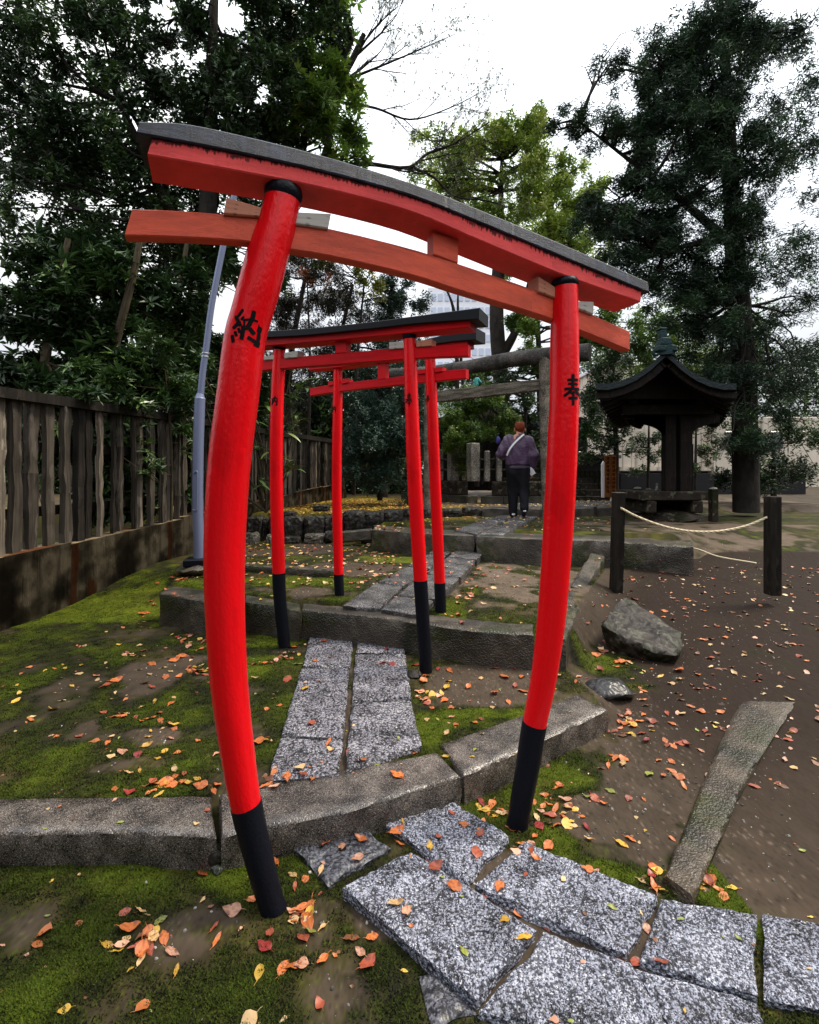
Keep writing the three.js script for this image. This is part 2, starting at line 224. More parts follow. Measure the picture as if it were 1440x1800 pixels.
// a dressed stone: top face lofted between a back and a front edge line, rounded arrises, rough sides down by drop
function stone(back, front, drop, o = {}) {
  const { nv = 10, nu = 24, amp = 0.006, freq = 9, wear = 0.012, s = 1, sideAmp = 0.012, ragged = 0.008 } = o;
  const rb = resample(back.map((p) => [p.x, p.y, p.z]), nu).map((a) => V(...a)), rf = resample(front.map((p) => [p.x, p.y, p.z]), nu).map((a) => V(...a));
  if (back.length === 2) for (let i = 0; i <= nu; i++) { rb[i].lerpVectors(back[0], back[1], i / nu); rf[i].lerpVectors(front[0], front[1], i / nu); }
  const cen = V(); rb.forEach((p) => cen.add(p)); rf.forEach((p) => cen.add(p)); cen.divideScalar(2 * (nu + 1));
  const q = wear; // arris rows: -1 and n+1 rows are the sides
  const Wd = rb[nu >> 1].distanceTo(rf[nu >> 1]), Ln = rb[0].distanceTo(rb[nu]);
  const remap = (k, n, w) => k === 0 ? 0 : k === n ? 1 : k === 1 ? w : k === n - 1 ? 1 - w : lerp(w, 1 - w, (k - 1) / (n - 2));
  const top = (i, j) => {
    const fi = remap(i, nu, Math.min(0.2, q / Ln)), fj = remap(j, nv, Math.min(0.25, q / Wd));
    const x = fi * nu, a = Math.min(nu - 1, Math.floor(x)), f = x - a;
    const p = rb[a].clone().lerp(rb[a + 1], f).lerp(rf[a].clone().lerp(rf[a + 1], f), fj);
    const edge = i === 0 || j === 0 || i === nu || j === nv;
    const n = noise3(p.x * freq, p.z * freq, 3.3, s) - 0.5 + 0.5 * (noise3(p.x * freq * 2.7, p.z * freq * 2.7, 7, s + 9) - 0.5);
    p.y += n * amp;
    if (edge) { p.y -= q * (0.5 + 0.6 * noise3(p.x * 25, p.z * 25, 2, s)); const k = (noise3(p.x * 14, p.z * 14, 5, s) - 0.5) * 2 * ragged; const d = p.clone().sub(cen).setY(0).normalize(); p.addScaledVector(d, k); }
    return p;
  };
  const G = []; for (let j = 0; j <= nv; j++) { G.push([]); for (let i = 0; i <= nu; i++) G[j].push(top(i, j)); }
  const out = [fromGrid((i, j) => G[nv - j][i], nu, nv, (i, j, p) => [p.x, p.z])];
  const ring = []; for (let i = 0; i < nu; i++) ring.push(G[nv][i]); for (let j = nv; j > 0; j--) ring.push(G[j][nu]); for (let i = nu; i > 0; i--) ring.push(G[0][i]); for (let j = 0; j < nv; j++) ring.push(G[j][0]); ring.push(ring[0].clone());
  let L = 0; const lens = ring.map((p, k) => (L += k ? p.distanceTo(ring[k - 1]) : 0)); const rows = 4;
  out.push(fromGrid((i, j) => { const p = ring[i], t = 1 - j / rows; if (t === 0) return p.clone(); const d = p.clone().sub(cen).setY(0).normalize(); const y = p.y - drop * t; const k = (noise3(p.x * 11 + y * 6, p.z * 11, y * 11, s + 3) - 0.45) * 2 * sideAmp + (o.batter || 0) * t; return V(p.x + d.x * k, y, p.z + d.z * k); }, ring.length - 1, rows, (i, j, p) => [lens[i], p.y]));
  const g = toCreasedNormals(merge(out), 0.85); const nt = nu * nv * 6; g.clearGroups(); if (o.two) { g.addGroup(0, nt, 0); g.addGroup(nt, g.attributes.position.count - nt, 1); } return g;
}
function rockGeo(sx, sy, sz, s, cuts = 6, det = 4) {
  let g = new THREE.IcosahedronGeometry(1, det); g.deleteAttribute('normal'); g.deleteAttribute('uv'); g = mergeVertices(g, 1e-4); const p = g.attributes.position, q = V(); const save = seed; reseed(s * 977 + 5);
  const planes = []; for (let k = 0; k < cuts; k++) planes.push([V(rr(-1, 1), rr(-0.6, 1), rr(-1, 1)).normalize(), rr(0.55, 0.85)]);
  for (let i = 0; i < p.count; i++) { q.fromBufferAttribute(p, i); for (const [n, d] of planes) { const e = q.dot(n) - d; if (e > 0) q.addScaledVector(n, -e * 0.92); } const k = 1 + 0.16 * (noise3(q.x * 3 + 5, q.y * 3, q.z * 3 + 9, s) - 0.5) + 0.08 * (noise3(q.x * 9, q.y * 9, q.z * 9, s + 4) - 0.5); p.setXYZ(i, q.x * k * sx, q.y * k * sy, q.z * k * sz); }
  seed = save; return toCreasedNormals(boxUV(g), 0.7);
}
function box(w, h, d, x, y, z, ry = 0, rz = 0, bev = 0.006) { // bevelled block, base centre at x y z
  const s = new THREE.Shape(); const a = w / 2 - bev, b = d / 2 - bev; s.moveTo(-a, -b); s.lineTo(a, -b); s.lineTo(a, b); s.lineTo(-a, b); s.closePath();
  const g = new THREE.ExtrudeGeometry(s, { depth: Math.max(0.001, h - 2 * bev), bevelEnabled: true, bevelThickness: bev, bevelSize: bev, bevelSegments: 1, steps: 1 });
  g.rotateX(-Math.PI / 2); g.translate(0, bev, 0); const q = boxUV(g); q.computeVertexNormals(); if (rz) q.rotateZ(rz); if (ry) q.rotateY(ry); q.translate(x, y, z); return q;
}
function limb(p0, p1, r0, r1, bend = 0.1, seg = 6, n = 5) { const d = p1.distanceTo(p0), pts = [], rad = []; const o1 = V(rr(-1, 1), rr(-0.5, 1), rr(-1, 1)).multiplyScalar(d * bend), o2 = V(rr(-1, 1), rr(-1, 1), rr(-1, 1)).multiplyScalar(d * bend * 0.6); for (let k = 0; k <= n; k++) { const t = k / n, a = Math.sin(Math.PI * t), b = Math.sin(2 * Math.PI * t); pts.push(p0.clone().lerp(p1, t).addScaledVector(o1, a).addScaledVector(o2, b)); rad.push(lerp(r0, r1, t)); } return [tube(pts, rad, seg, false, 0.5), pts]; }

function roughBlock(w, h, d, s) { // a squared rough stone
  let g = new THREE.BoxGeometry(1, 1, 1, 7, 6, 5); g.deleteAttribute('normal'); g.deleteAttribute('uv'); g = mergeVertices(g, 1e-4); const p = g.attributes.position; for (let i = 0; i < p.count; i++) { let x = p.getX(i), y = p.getY(i), z = p.getZ(i); const l = Math.pow(Math.pow(Math.abs(x * 2), 7) + Math.pow(Math.abs(y * 2), 7) + Math.pow(Math.abs(z * 2), 7), 1 / 7); const k = (l > 0 ? Math.max(Math.abs(x), Math.abs(y), Math.abs(z)) * 2 / l : 1); x *= k; y *= k; z *= k; const n = 1 + 0.24 * (noise3(x * 4 + s * 3.7, y * 4, z * 4, s) - 0.5) + 0.12 * (noise3(x * 10, y * 10 + s, z * 10, s + 3) - 0.5); p.setXYZ(i, x * w * n, y * h * n, z * d * n); }
  return toCreasedNormals(boxUV(g), 0.6);
}
// ---------- the lie of the land ----------
const plf = (pts) => (x) => { if (x <= pts[0][0]) return pts[0][1]; for (let i = 1; i < pts.length; i++) if (x <= pts[i][0]) return lerp(pts[i - 1][1], pts[i][1], (x - pts[i - 1][0]) / (pts[i][0] - pts[i - 1][0])); return pts[pts.length - 1][1]; };
const H1 = 0.12, H2 = 0.345, H3 = 0.64, H4 = 0.76;
const f1 = plf([[-3, 1.85], [-1.158, 1.904], [-0.183, 2.04], [0.246, 2.195], [1.1, 2.81], [1.3, 2.95]]);
const f2 = plf([[-4, 5.6], [-2.48, 5.03], [-1.42, 4.38], [0, 3.96], [0.516, 3.545], [0.84, 3.47], [1.2, 3.4]]);
const f3 = plf([[-3, 8.3], [-0.58, 8.15], [0.04, 7.6], [0.957, 7.3], [1.68, 6.52], [2.53, 6.4], [3.6, 6.5], [8, 7]]);
const f4 = plf([[-3, 8.4], [-0.6, 8.3], [0.1, 8.9], [0.6, 9.35], [1.4, 9.72], [4.5, 9.95], [10, 10.5]]);
const sideX = plf([[0, 1.12], [2.75, 1.12], [3.5, 1.05], [3.9, 1.22], [6.4, 2.55], [6.6, 9]]);
const hRight = plf([[2, 0], [2.8, 0.02], [3.8, 0.1], [5.1, 0.25], [6.4, 0.36], [7.5, 0.5], [9.5, 0.66], [11, 0.76]]);
function gh(x, Z) {
  const s = (f, w0, w1) => sstep(f + w0, f + w1, Z);
  const wl = sstep(-2.3, -3, x) * 0.9, wr = sstep(3.55, 4.2, x) * 1.2;
  const inn = H1 * s(f1(x), 0.06, 0.16) + (H2 - H1) * s(f2(x), 0.05 - wl, 0.15 + wl) + (H3 - H2) * s(f3(x), 0.06 - wr, 0.16 + wr) + (H4 - H3) * s(f4(x), 0.05, 0.15);
  const e = sstep(-0.02, 0.22, x - sideX(Z)) * (1 - s(f3(x), 0.06 - wr, 0.16 + wr));
  return lerp(inn, hRight(Z), e);
}
const ghn = (x, Z) => gh(x, Z) + (Z < 30 ? 0.018 * (fbm(x * 1.7 + 40, Z * 1.7, 3, 300) - 0.5) + 0.012 * (fbm(x * 7 + 9, Z * 7, 3, 310) - 0.5) : 0);
// patches of bare soil (and of bright moss) as places on the ground: [px, py, level, half width m, half depth m]
const W = (px, py, h, a, b, k = 1) => { const p = gp(px, py, h); return [p.x, -p.z, a, b, k]; };
const SOIL = [W(860, 1610, 0, 0.42, 0.26, 1), W(1050, 1650, 0, 0.4, 0.2, 1), W(630, 1240, 0.12, 0.28, 0.75, 0.7), W(1200, 930, 0.62, 1.6, 1.2, 0.5), W(270, 1180, 0.12, 0.34, 0.26, 0.75), W(230, 1290, 0.12, 0.26, 0.13, 0.7), W(235, 1345, 0.12, 0.16, 0.07, 0.5), W(870, 1015, 0.345, 0.42, 0.85), W(860, 1205, 0.12, 0.34, 0.3), W(620, 1000, 0.345, 0.5, 0.5), W(470, 970, 0.345, 0.9, 0.5), W(560, 965, 0.345, 0.6, 0.5), W(1110, 1440, 0.02, 0.34, 0.32), W(1150, 1370, 0.02, 0.34, 0.3), W(330, 1640, 0, 0.16, 0.08, 0.4), W(540, 1040, 0.345, 0.2, 0.2, 0.8), W(1000, 885, 0.7, 3, 1.6, 0.8), W(700, 1225, 0.12, 0.1, 0.06), W(985, 1010, 0.345, 0.2, 0.8)];
const MOSS = [W(480, 1125, 0.12, 0.3, 0.25), W(800, 1075, 0.345, 0.14, 0.4), W(840, 1010, 0.345, 0.14, 0.55), W(765, 1275, 0.12, 0.14, 0.2), W(1010, 1360, 0.02, 0.22, 0.2), W(930, 1400, 0.01, 0.12, 0.1), W(1030, 1500, 0.0, 0.17, 0.07), W(970, 1470, 0.0, 0.08, 0.06), W(1090, 1535, 0, 0.13, 0.05), W(1050, 1180, 0.07, 0.3, 0.25), W(1255, 1570, 0, 0.12, 0.2), W(700, 985, 0.345, 0.5, 0.3), W(530, 1020, 0.345, 0.7, 0.25), W(440, 1180, 0.12, 0.16, 0.3), W(250, 1540, 0, 0.3, 0.12, 0.3), W(480, 1520, 0, 0.2, 0.16, 0.35), W(600, 880, 0.76, 2, 2), W(1000, 945, 0.62, 1, 0.8, 0.4), W(200, 1060, 0.2, 0.8, 0.5), W(870, 1255, 0.12, 0.3, 0.06)];
function mossAt(x, Z) {
  let m = Z < f1(x) && x < 0.1 ? 0.7 : x > sideX(Z) && Z < 6.6 ? 0.12 : Z > 10.2 ? 0.3 : 0.76;
  const w = (fbm(x * 4.1 + 7, Z * 4.1, 5, 320) - 0.5) * 1.9;
  for (const [a, b, rx, rz, k] of SOIL) { const dx = (x - a) / rx, dz = (Z - b) / rz; if (Math.abs(dx) < 2 && Math.abs(dz) < 2) { const d = Math.hypot(dx, dz) + w; m -= k * (1 - sstep(0.4, 1.25, d)); } }
  for (const [a, b, rx, rz, k] of MOSS) { const dx = (x - a) / rx, dz = (Z - b) / rz; if (Math.abs(dx) < 2 && Math.abs(dz) < 2) { const d = Math.hypot(dx, dz) + w; m += 0.9 * k * (1 - sstep(0.4, 1.25, d)); } }
  return clamp(m + (fbm(x * 5, Z * 5, 5, 330) - 0.5) * 1.3, 0, 1.6);
}
// ---------- ground ----------
{
  const NX = 300, NZ = 360, ZMIN = -3, ZMAX = 160, XMAX = 90, ax = Math.asinh(XMAX / 1.2), az = Math.log((ZMAX + 4.2) / (ZMIN + 4.2));
  const xOf = (u) => 1.2 * Math.sinh((u * 2 - 1) * ax), zOf = (v) => (ZMIN + 4.2) * Math.exp(v * az) - 4.2;
  const g = fromGrid((i, j) => { const x = xOf(i / NX), Z = zOf(j / NZ); return V(x, ghn(x, Z), -Z); }, NX, NZ, (i, j) => [i / NX, j / NZ]);
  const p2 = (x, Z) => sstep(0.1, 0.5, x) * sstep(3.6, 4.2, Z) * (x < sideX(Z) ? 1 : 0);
  const map = tex(2048, 2048, (u, v) => {
    const x = xOf(u), Z = zOf(v); if (Z > 40 || Z < 0.4) return [0.22, 0.2, 0.13];
    const near = Z < 9;
    const m = mossAt(x, Z), n = fbm(x * 14, Z * 14, near ? 4 : 3, 340), gr = near && Math.abs(x) < 1.5 ? vnoise(x * 150, Z * 150, 345) : n, big = fbm(x * 2.2, Z * 2.2, 3, 346);
    const right = sstep(-0.1, 0.5, x - sideX(Z)) * (1 - sstep(6.4, 7.4, Z)) * lerp(0.45, 1, sstep(1.9, 3.1, Z + 0.5 * (big - 0.5)));
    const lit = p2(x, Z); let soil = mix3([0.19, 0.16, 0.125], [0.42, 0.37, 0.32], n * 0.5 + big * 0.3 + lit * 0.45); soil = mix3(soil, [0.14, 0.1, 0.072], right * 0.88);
    if (gr > 0.88) soil = mix3(soil, [0.55, 0.5, 0.46], 0.5); if (gr < 0.14) soil = mix3(soil, [0.14, 0.12, 0.1], 0.5);
    let moss = mix3([0.125, 0.13, 0.04], [0.34, 0.375, 0.06], sstep(0.55, 1.35, m) * 0.9 + (n - 0.5) * 0.9); moss = mix3(moss, [0.32, 0.28, 0.12], sstep(0.5, 0.75, big) * 0.45);
    if (Z > 8 && x < 1.2) moss = mix3(moss, [0.52, 0.44, 0.09], 0.7 * sstep(8, 9, Z));
    if (gr > 0.8) moss = mix3(moss, [0.42, 0.5, 0.14], 0.35);
    return mix3(soil, moss, sstep(0.3, 0.72, m + (gr - 0.5) * 0.3));
  }, true);
  map.wrapS = map.wrapT = THREE.ClampToEdgeWrapping; map.generateMipmaps = false; map.minFilter = THREE.LinearFilter;
  const bump = tex(2048, 2048, (u, v) => { const x = xOf(u), Z = zOf(v); if (Z > 14 || Z < 0.4) return 0.5; return 0.5 * fbm(x * 20, Z * 20, 3, 350) + 0.5 * vnoise(x * 110, Z * 110, 355); });
  bump.wrapS = bump.wrapT = THREE.ClampToEdgeWrapping; bump.generateMipmaps = false; bump.minFilter = THREE.LinearFilter;
  const ground = new THREE.Mesh(g, std({ map, bumpMap: bump, bumpScale: 0.012, roughness: 0.82, color: lin(0.78, 0.76, 0.74) }));
  ground.name = 'ground'; scene.add(ground); tag(ground, 'dark mossy ground with bare soil patches rising in low terraces', 'ground', null, 'structure');
}
{ // moss standing proud of the soil near the camera
  reseed(41); const tri = []; for (let k = 0; k < 5; k++) { const a = k * 2.4, r = 0.004, h = 0.0035 + 0.002 * (k % 3), lx = Math.cos(a) * 0.006, lz = Math.sin(a) * 0.006; tri.push(lx - Math.sin(a) * r * 0.5, 0, lz + Math.cos(a) * r * 0.5, lx + Math.sin(a) * r * 0.5, 0, lz - Math.cos(a) * r * 0.5, lx * 2.1, h, lz * 2.1); }
  const g = new THREE.BufferGeometry(); g.setAttribute('position', new THREE.Float32BufferAttribute(tri, 3)); g.computeVertexNormals();
  const spots = []; for (let k = 0; k < 700000 && spots.length < 170000; k++) { const Z = 1.2 + 4.6 * Math.pow(rnd(), 1.5), x = rr(-0.72, 0.72) * Z * 1.15; const m = mossAt(x, Z); if (m > 0.55 + 0.35 * rnd()) spots.push([x, Z, m]); }
  const im = new THREE.InstancedMesh(g, std({ color: lin(1, 1, 1), roughness: 0.85, side: THREE.DoubleSide }), spots.length), o = new THREE.Object3D(), c = new THREE.Color();
  spots.forEach(([x, Z, m], k) => { o.position.set(x, ghn(x, Z) - 0.002, -Z); o.rotation.set(rr(-0.3, 0.3), rr(0, 6.3), rr(-0.3, 0.3)); const s = rr(0.6, 1.5); o.scale.set(s, s, s); o.updateMatrix(); im.setMatrixAt(k, o.matrix); const b = sstep(0.6, 1.4, m) * 0.8 + rr(-0.2, 0.3); c.setRGB(lerp(0.01, 0.085, b), lerp(0.014, 0.125, b), lerp(0.003, 0.008, b)); im.setColorAt(k, c); });
  im.name = 'moss'; scene.add(im); tag(im, 'short green moss cushions covering the damp soil', 'moss', null, 'stuff');
}
// ---------- stone paths ----------
function path(label, list) {
  const t = thing('stone_path', label, 'path', V(0, 0, 0), null, 'structure'); const ps = list.flatMap((l) => [...l.back, ...l.front]);
  const c = V(); ps.forEach((p) => c.add(p)); c.divideScalar(ps.length); c.y = Math.min(...ps.map((p) => p.y)) - 0.05; t.position.copy(c);
  list.forEach((l, k) => part('paving_slab', stone(l.back, l.front, l.drop || 0.12, { s: k * 13 + 3, ...l.o }), l.m || M.slab, t));
  return t;
}
const S = (h, a, b, c, d, m, o, drop) => ({ back: [gp(...a, h), gp(...b, h)], front: [gp(...d, h), gp(...c, h)], m, o, drop });
const big = { nu: 48, nv: 34, amp: 0.012, freq: 22, wear: 0.01, ragged: 0.007 };
path('rough grey granite slabs of the path in the foreground', [
  S(0.025, [517, 1486], [640, 1452], [687, 1487], [578, 1550], M.slabDark, { nu: 20, nv: 16, amp: 0.02, freq: 12 }),
  S(0.03, [672, 1443], [800, 1409], [893, 1466], [820, 1547], M.slab, big),
  S(0.045, [600, 1556], [723, 1494], [941, 1629], [838, 1752], M.slab, { ...big, nu: 60, nv: 40 }),
  S(0.035, [836, 1551], [922, 1477], [1153, 1570], [1100, 1676], M.slab, big),
  S(0.03, [957, 1638], [1108, 1688], [1230, 1900], [846, 1772], M.slab, big),
  S(0.03, [1163, 1578], [1330, 1603], [1330, 1745], [1121, 1684], M.slab, big),
  S(0.03, [1119, 1697], [1330, 1757], [1420, 1960], [1240, 1905], M.slab, { nu: 24, nv: 20 }),
  S(0.03, [1344, 1604], [1560, 1640], [1600, 1800], [1344, 1750], M.slab, { nu: 20, nv: 16 }),
  S(0.015, [738, 1712], [768, 1700], [842, 1778], [760, 1800], M.slabDark, { nu: 14, nv: 10 }),
]);
const mid = { nu: 30, nv: 24, amp: 0.01, freq: 16, wear: 0.012 };
path('wet grey stone slabs in two rows between the front kerb and the second kerb', [
  S(0.15, [547, 1105], [622, 1116], [616, 1171], [533, 1169], M.slabMid, mid), S(0.15, [628, 1118], [709, 1129], [712, 1146], [627, 1145], M.slabMid, mid),
  S(0.15, [530, 1173], [614, 1175], [604, 1295], [496, 1287], M.slabMid, mid), S(0.15, [625, 1149], [713, 1149], [723, 1227], [620, 1229], M.slabMid, mid),
  S(0.15, [493, 1294], [602, 1301], [597, 1356], [470, 1370], M.slabMid, mid), S(0.15, [619, 1233], [724, 1231], [740, 1307], [608, 1354], M.slabMid, mid),
]);
const far = { nu: 20, nv: 16, amp: 0.008, freq: 10, wear: 0.014 };
path('raised wet stone slabs running from the second kerb to the third kerb', [
  S(0.4, [659, 1024], [708, 1029], [668, 1067], [602, 1063], M.slabFar, far), S(0.4, [695, 1046], [763, 1053], [742, 1080], [671, 1069], M.slabFar, far),
  S(0.41, [714, 995], [753, 999], [709, 1028], [663, 1022], M.slabFar, far), S(0.42, [744, 1008], [808, 1015], [766, 1051], [699, 1044], M.slabFar, far),
  S(0.42, [752, 973], [784, 976], [756, 998], [717, 993], M.slabFar, far), S(0.43, [786, 979], [836, 984], [810, 1013], [747, 1006], M.slabFar, far),
  S(0.43, [781, 956], [811, 958], [786, 974], [754, 971], M.slabFar, far), S(0.44, [813, 958], [858, 964], [838, 982], [788, 977], M.slabFar, far),
]);
path('far stone slabs behind the third kerb where the person walks', [
  S(0.68, [842, 916], [886, 917], [838, 937], [798, 931], M.slabFar, far), S(0.68, [890, 918], [921, 918], [885, 939], [842, 938], M.slabFar, far),
  S(0.69, [880, 905], [906, 905], [888, 915], [846, 914], M.slabFar, far), S(0.69, [909, 905], [945, 908], [924, 916], [891, 916], M.slabFar, far),
]);
path('pale level paving beyond the far step in front of the stone torii', [
  S(0.79, [905, 880], [985, 877], [1000, 891], [890, 891], M.slabFar, far), S(0.79, [988, 877], [1080, 876], [1095, 888], [1004, 891], M.slabFar, far), S(0.79, [1084, 875], [1150, 872], [1180, 882], [1100, 887], M.slabFar, far),
]);
// ---------- kerbs ----------
function kerb(label, list) {
  const t = thing('kerb', label, 'kerb', list[0].back[0].clone().setY(0), null, 'structure');
  list.forEach((l, k) => part('kerb_stone', stone(l.back, l.front, l.drop, { nu: 40, nv: 8, s: k * 7 + 51, amp: 0.005, freq: 10, wear: 0.014, sideAmp: 0.014, ragged: 0.004, ...l.o }), l.m || M.kerb, t));
}
const K = (h, b, f, drop, m, o) => ({ back: b.map((p) => gp(p[0], p[1], p[2] ?? h)), front: f.map((p) => gp(p[0], p[1], p[2] ?? h)), drop, m, o });
kerb('curved granite kerb along the edge of the first terrace', [
  K(0.13, [[-260, 1404], [-60, 1403]], [[-330, 1458], [-66, 1466]], 0.25),
  K(0.13, [[-54, 1402], [177, 1399], [371, 1397]], [[-62, 1466], [177, 1462], [379, 1468]], 0.25),
  K(0.13, [[386, 1395], [480, 1374], [600, 1352], [700, 1335], [766, 1320]], [[389, 1468], [470, 1451], [600, 1426], [720, 1392], [809, 1363]], 0.25),
  K(0.135, [[772, 1307], [900, 1262], [1012, 1221]], [[816, 1361], [950, 1302], [1068, 1246]], 0.25),
]);
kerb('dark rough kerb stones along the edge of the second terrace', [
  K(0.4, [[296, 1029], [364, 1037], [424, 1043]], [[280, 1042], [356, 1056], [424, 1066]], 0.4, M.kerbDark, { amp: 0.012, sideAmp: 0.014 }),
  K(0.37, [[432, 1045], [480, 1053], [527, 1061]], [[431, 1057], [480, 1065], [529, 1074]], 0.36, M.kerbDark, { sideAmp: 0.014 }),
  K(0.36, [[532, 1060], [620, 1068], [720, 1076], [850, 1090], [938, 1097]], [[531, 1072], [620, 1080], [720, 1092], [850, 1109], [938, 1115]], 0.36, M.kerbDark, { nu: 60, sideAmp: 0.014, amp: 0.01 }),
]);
{ // side edging: heights rise with the slope, so corners are given with their depths
  const q = (a) => at(...a); kerb('narrow stone edging along the right side of the second terrace', [
    { back: [q([966, 1112, 3.45]), q([1002, 1036, 4.72])], front: [q([995, 1122, 3.4]), q([1030, 1044, 4.7])], drop: 0.42, m: M.kerbDark, o: { nu: 24, nv: 6, sideAmp: 0.02 } },
    { back: [q([1004, 1028, 4.86]), q([1051, 951, 6.42])], front: [q([1028, 1037, 4.83]), q([1077, 955, 6.4])], drop: 0.45, m: M.kerbDark, o: { nu: 24, nv: 6, sideAmp: 0.014, ragged: 0.02 } }]);
}
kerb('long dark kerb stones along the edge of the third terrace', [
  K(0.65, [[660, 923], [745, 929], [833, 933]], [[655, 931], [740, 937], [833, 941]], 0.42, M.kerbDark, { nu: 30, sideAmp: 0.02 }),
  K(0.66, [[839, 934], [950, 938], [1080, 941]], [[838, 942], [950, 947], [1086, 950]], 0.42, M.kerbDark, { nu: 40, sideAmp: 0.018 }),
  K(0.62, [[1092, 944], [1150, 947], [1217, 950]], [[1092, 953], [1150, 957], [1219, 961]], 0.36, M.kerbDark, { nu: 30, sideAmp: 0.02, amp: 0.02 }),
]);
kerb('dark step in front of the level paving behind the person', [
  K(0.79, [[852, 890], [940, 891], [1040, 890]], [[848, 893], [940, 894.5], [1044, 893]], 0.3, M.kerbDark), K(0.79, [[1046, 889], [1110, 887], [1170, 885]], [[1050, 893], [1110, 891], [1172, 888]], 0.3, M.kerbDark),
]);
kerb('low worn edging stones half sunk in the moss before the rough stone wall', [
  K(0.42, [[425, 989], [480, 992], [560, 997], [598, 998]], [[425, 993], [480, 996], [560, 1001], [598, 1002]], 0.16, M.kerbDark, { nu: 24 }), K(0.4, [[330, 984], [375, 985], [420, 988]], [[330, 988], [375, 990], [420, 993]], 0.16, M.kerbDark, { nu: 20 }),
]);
kerb('flat mossy border stone beside the foreground path', [
  { back: [gp(1300, 1232, 0.05), gp(1247, 1345, 0.04), gp(1204, 1450, 0.03), gp(1166, 1537, 0.03)], front: [gp(1400, 1232, 0.05), gp(1322, 1352, 0.04), gp(1266, 1470, 0.03), gp(1218, 1578, 0.03)], drop: 0.12, m: M.borderStone, o: { nu: 50, nv: 10, amp: 0.012 } },
]);
{ // steps up to the hall, seen past the person
  const t = thing('stone_steps', 'dark stone steps behind the person at the foot of the shrine hall', 'steps', at(950, 882, 12).setY(0.7));
  for (let k = 0; k < 4; k++) part('step', box(2.2, 0.14, 0.4, at(985, 870, 12).x, 0.74 + k * 0.14, -12 - k * 0.38), M.pavStone, t);
}
// ---------- rough stones ----------
const rocks = (px, py, h, sx, sy, sz, s, ry, mat, label, cat = 'rock', group) => { const p = gp(px, py, h), g = rockGeo(sx, sy, sz, s); g.rotateY(ry); g.translate(p.x, h + sy * 0.45, p.z); return single('rock', g, mat, label, cat, group); };
single('rock', stone([at(1072, 1078, 4.0), at(1102, 1050, 4.2), at(1150, 1078, 4.02), at(1202, 1114, 3.82)], [at(1058, 1101, 3.86), at(1094, 1121, 3.72), at(1146, 1143, 3.62), at(1193, 1150, 3.58)], 0.15, { nu: 30, nv: 16, amp: 0.035, freq: 9, wear: 0.02, s: 5, sideAmp: 0.03, ragged: 0.02, batter: -0.05 }), M.rock, 'large flat brownish rock slab tilted on the dark soil right of the second terrace', 'rock');
rocks(1070, 1222, 0.05, 0.155, 0.075, 0.14, 12, 0.4, M.rockBlue, 'smooth dark bluish stone at the right end of the front kerb');
rocks(1185, 1205, 0.03, 0.12, 0.035, 0.08, 17, 0.9, M.rock, 'low mossy stone sunk in the soil right of the bluish stone');
rocks(1047, 1104, 0.1, 0.07, 0.045, 0.05, 14, 1, M.rockPale, 'small pale rough stone left of the tipped rock');
rocks(728, 1187, 0.12, 0.06, 0.03, 0.05, 15, 2, M.rock, 'small stone at the foot of the right pillar of the second torii');
rocks(1190, 981, 0.36, 0.14, 0.07, 0.1, 16, 0.3, M.rock, 'small brown stone in front of the long fallen kerb block');
rocks(381, 1532, 0, 0.024, 0.016, 0.026, 21, 0.3, M.rockBlue, 'pebble below the joint in the front kerb');
rocks(384, 1512, 0.02, 0.04, 0.045, 0.03, 23, 0.3, M.rock, 'little upright stone wedged below the kerb joint', 'rock');
{
  const t = thing('stone_wall', 'low dry wall of rough dark stones with pale lichen behind the torii gates', 'wall', gp(620, 950, 0.36).setY(0.34));
  reseed(5); const W1 = [[432, 462, 908, 948, 8.25], [462, 474, 910, 944, 8.3], [474, 498, 908, 948, 8.2], [500, 533, 908, 944, 8.15], [535, 570, 907, 941, 8.12], [571, 592, 906, 938, 8.2], [596, 603, 905, 936, 8.2], [604, 642, 898, 930, 8.25], [643, 674, 898, 928, 8.3], [675, 708, 895, 924, 8.4], [708, 742, 893, 921, 8.6], [742, 778, 893, 916, 8.9], [779, 812, 893, 911, 9.2], [813, 846, 891, 910, 9.4]];
  W1.forEach(([a, b, c, d, Z], k) => { const w = (b - a) / F * Z / 2, h = (d - c) / F * Z / 2; const g = roughBlock(w * 2.1, h * 2.15, 0.36, 30 + k); const p = at((a + b) / 2, (c + d) / 2, Z); g.translate(p.x, p.y - 0.02, p.z - 0.1); part('stone', g, M.rock, t); });
  [[428, 455, 938, 960, M.rockPale], [470, 482, 940, 958, M.rockPale], [500, 529, 944, 957, M.rock], [536, 572, 939, 954, M.rockPale], [573, 585, 934, 950, M.rock], [545, 570, 953, 961, M.rock], [636, 662, 935, 958, M.rock]].forEach(([a, b, c, d, m], k) => { const Z = 7.95, w = (b - a) / F * Z / 2, h = (d - c) / F * Z / 2; const g = roughBlock(w * 2, h * 2.2, 0.24, 60 + k); const p = at((a + b) / 2, (c + d) / 2, Z); g.translate(p.x, p.y, p.z); part('stone', g, m, t); });
  const p = at(626, 941, 7.7); part('stone', box(0.52, 0.17, 0.16, p.x, p.y - 0.09, p.z, -0.15, 0.1, 0.02), M.kerbDark, t, 'squared dark block lying before the wall');
  for (const [px, py] of [[506, 904], [565, 893], [655, 925]]) { const q = at(px, py, 8.35), g = roughBlock(0.25, 0.1, 0.2, px % 37); g.translate(q.x, q.y, q.z); part('stone', g, M.rock, t); }
}
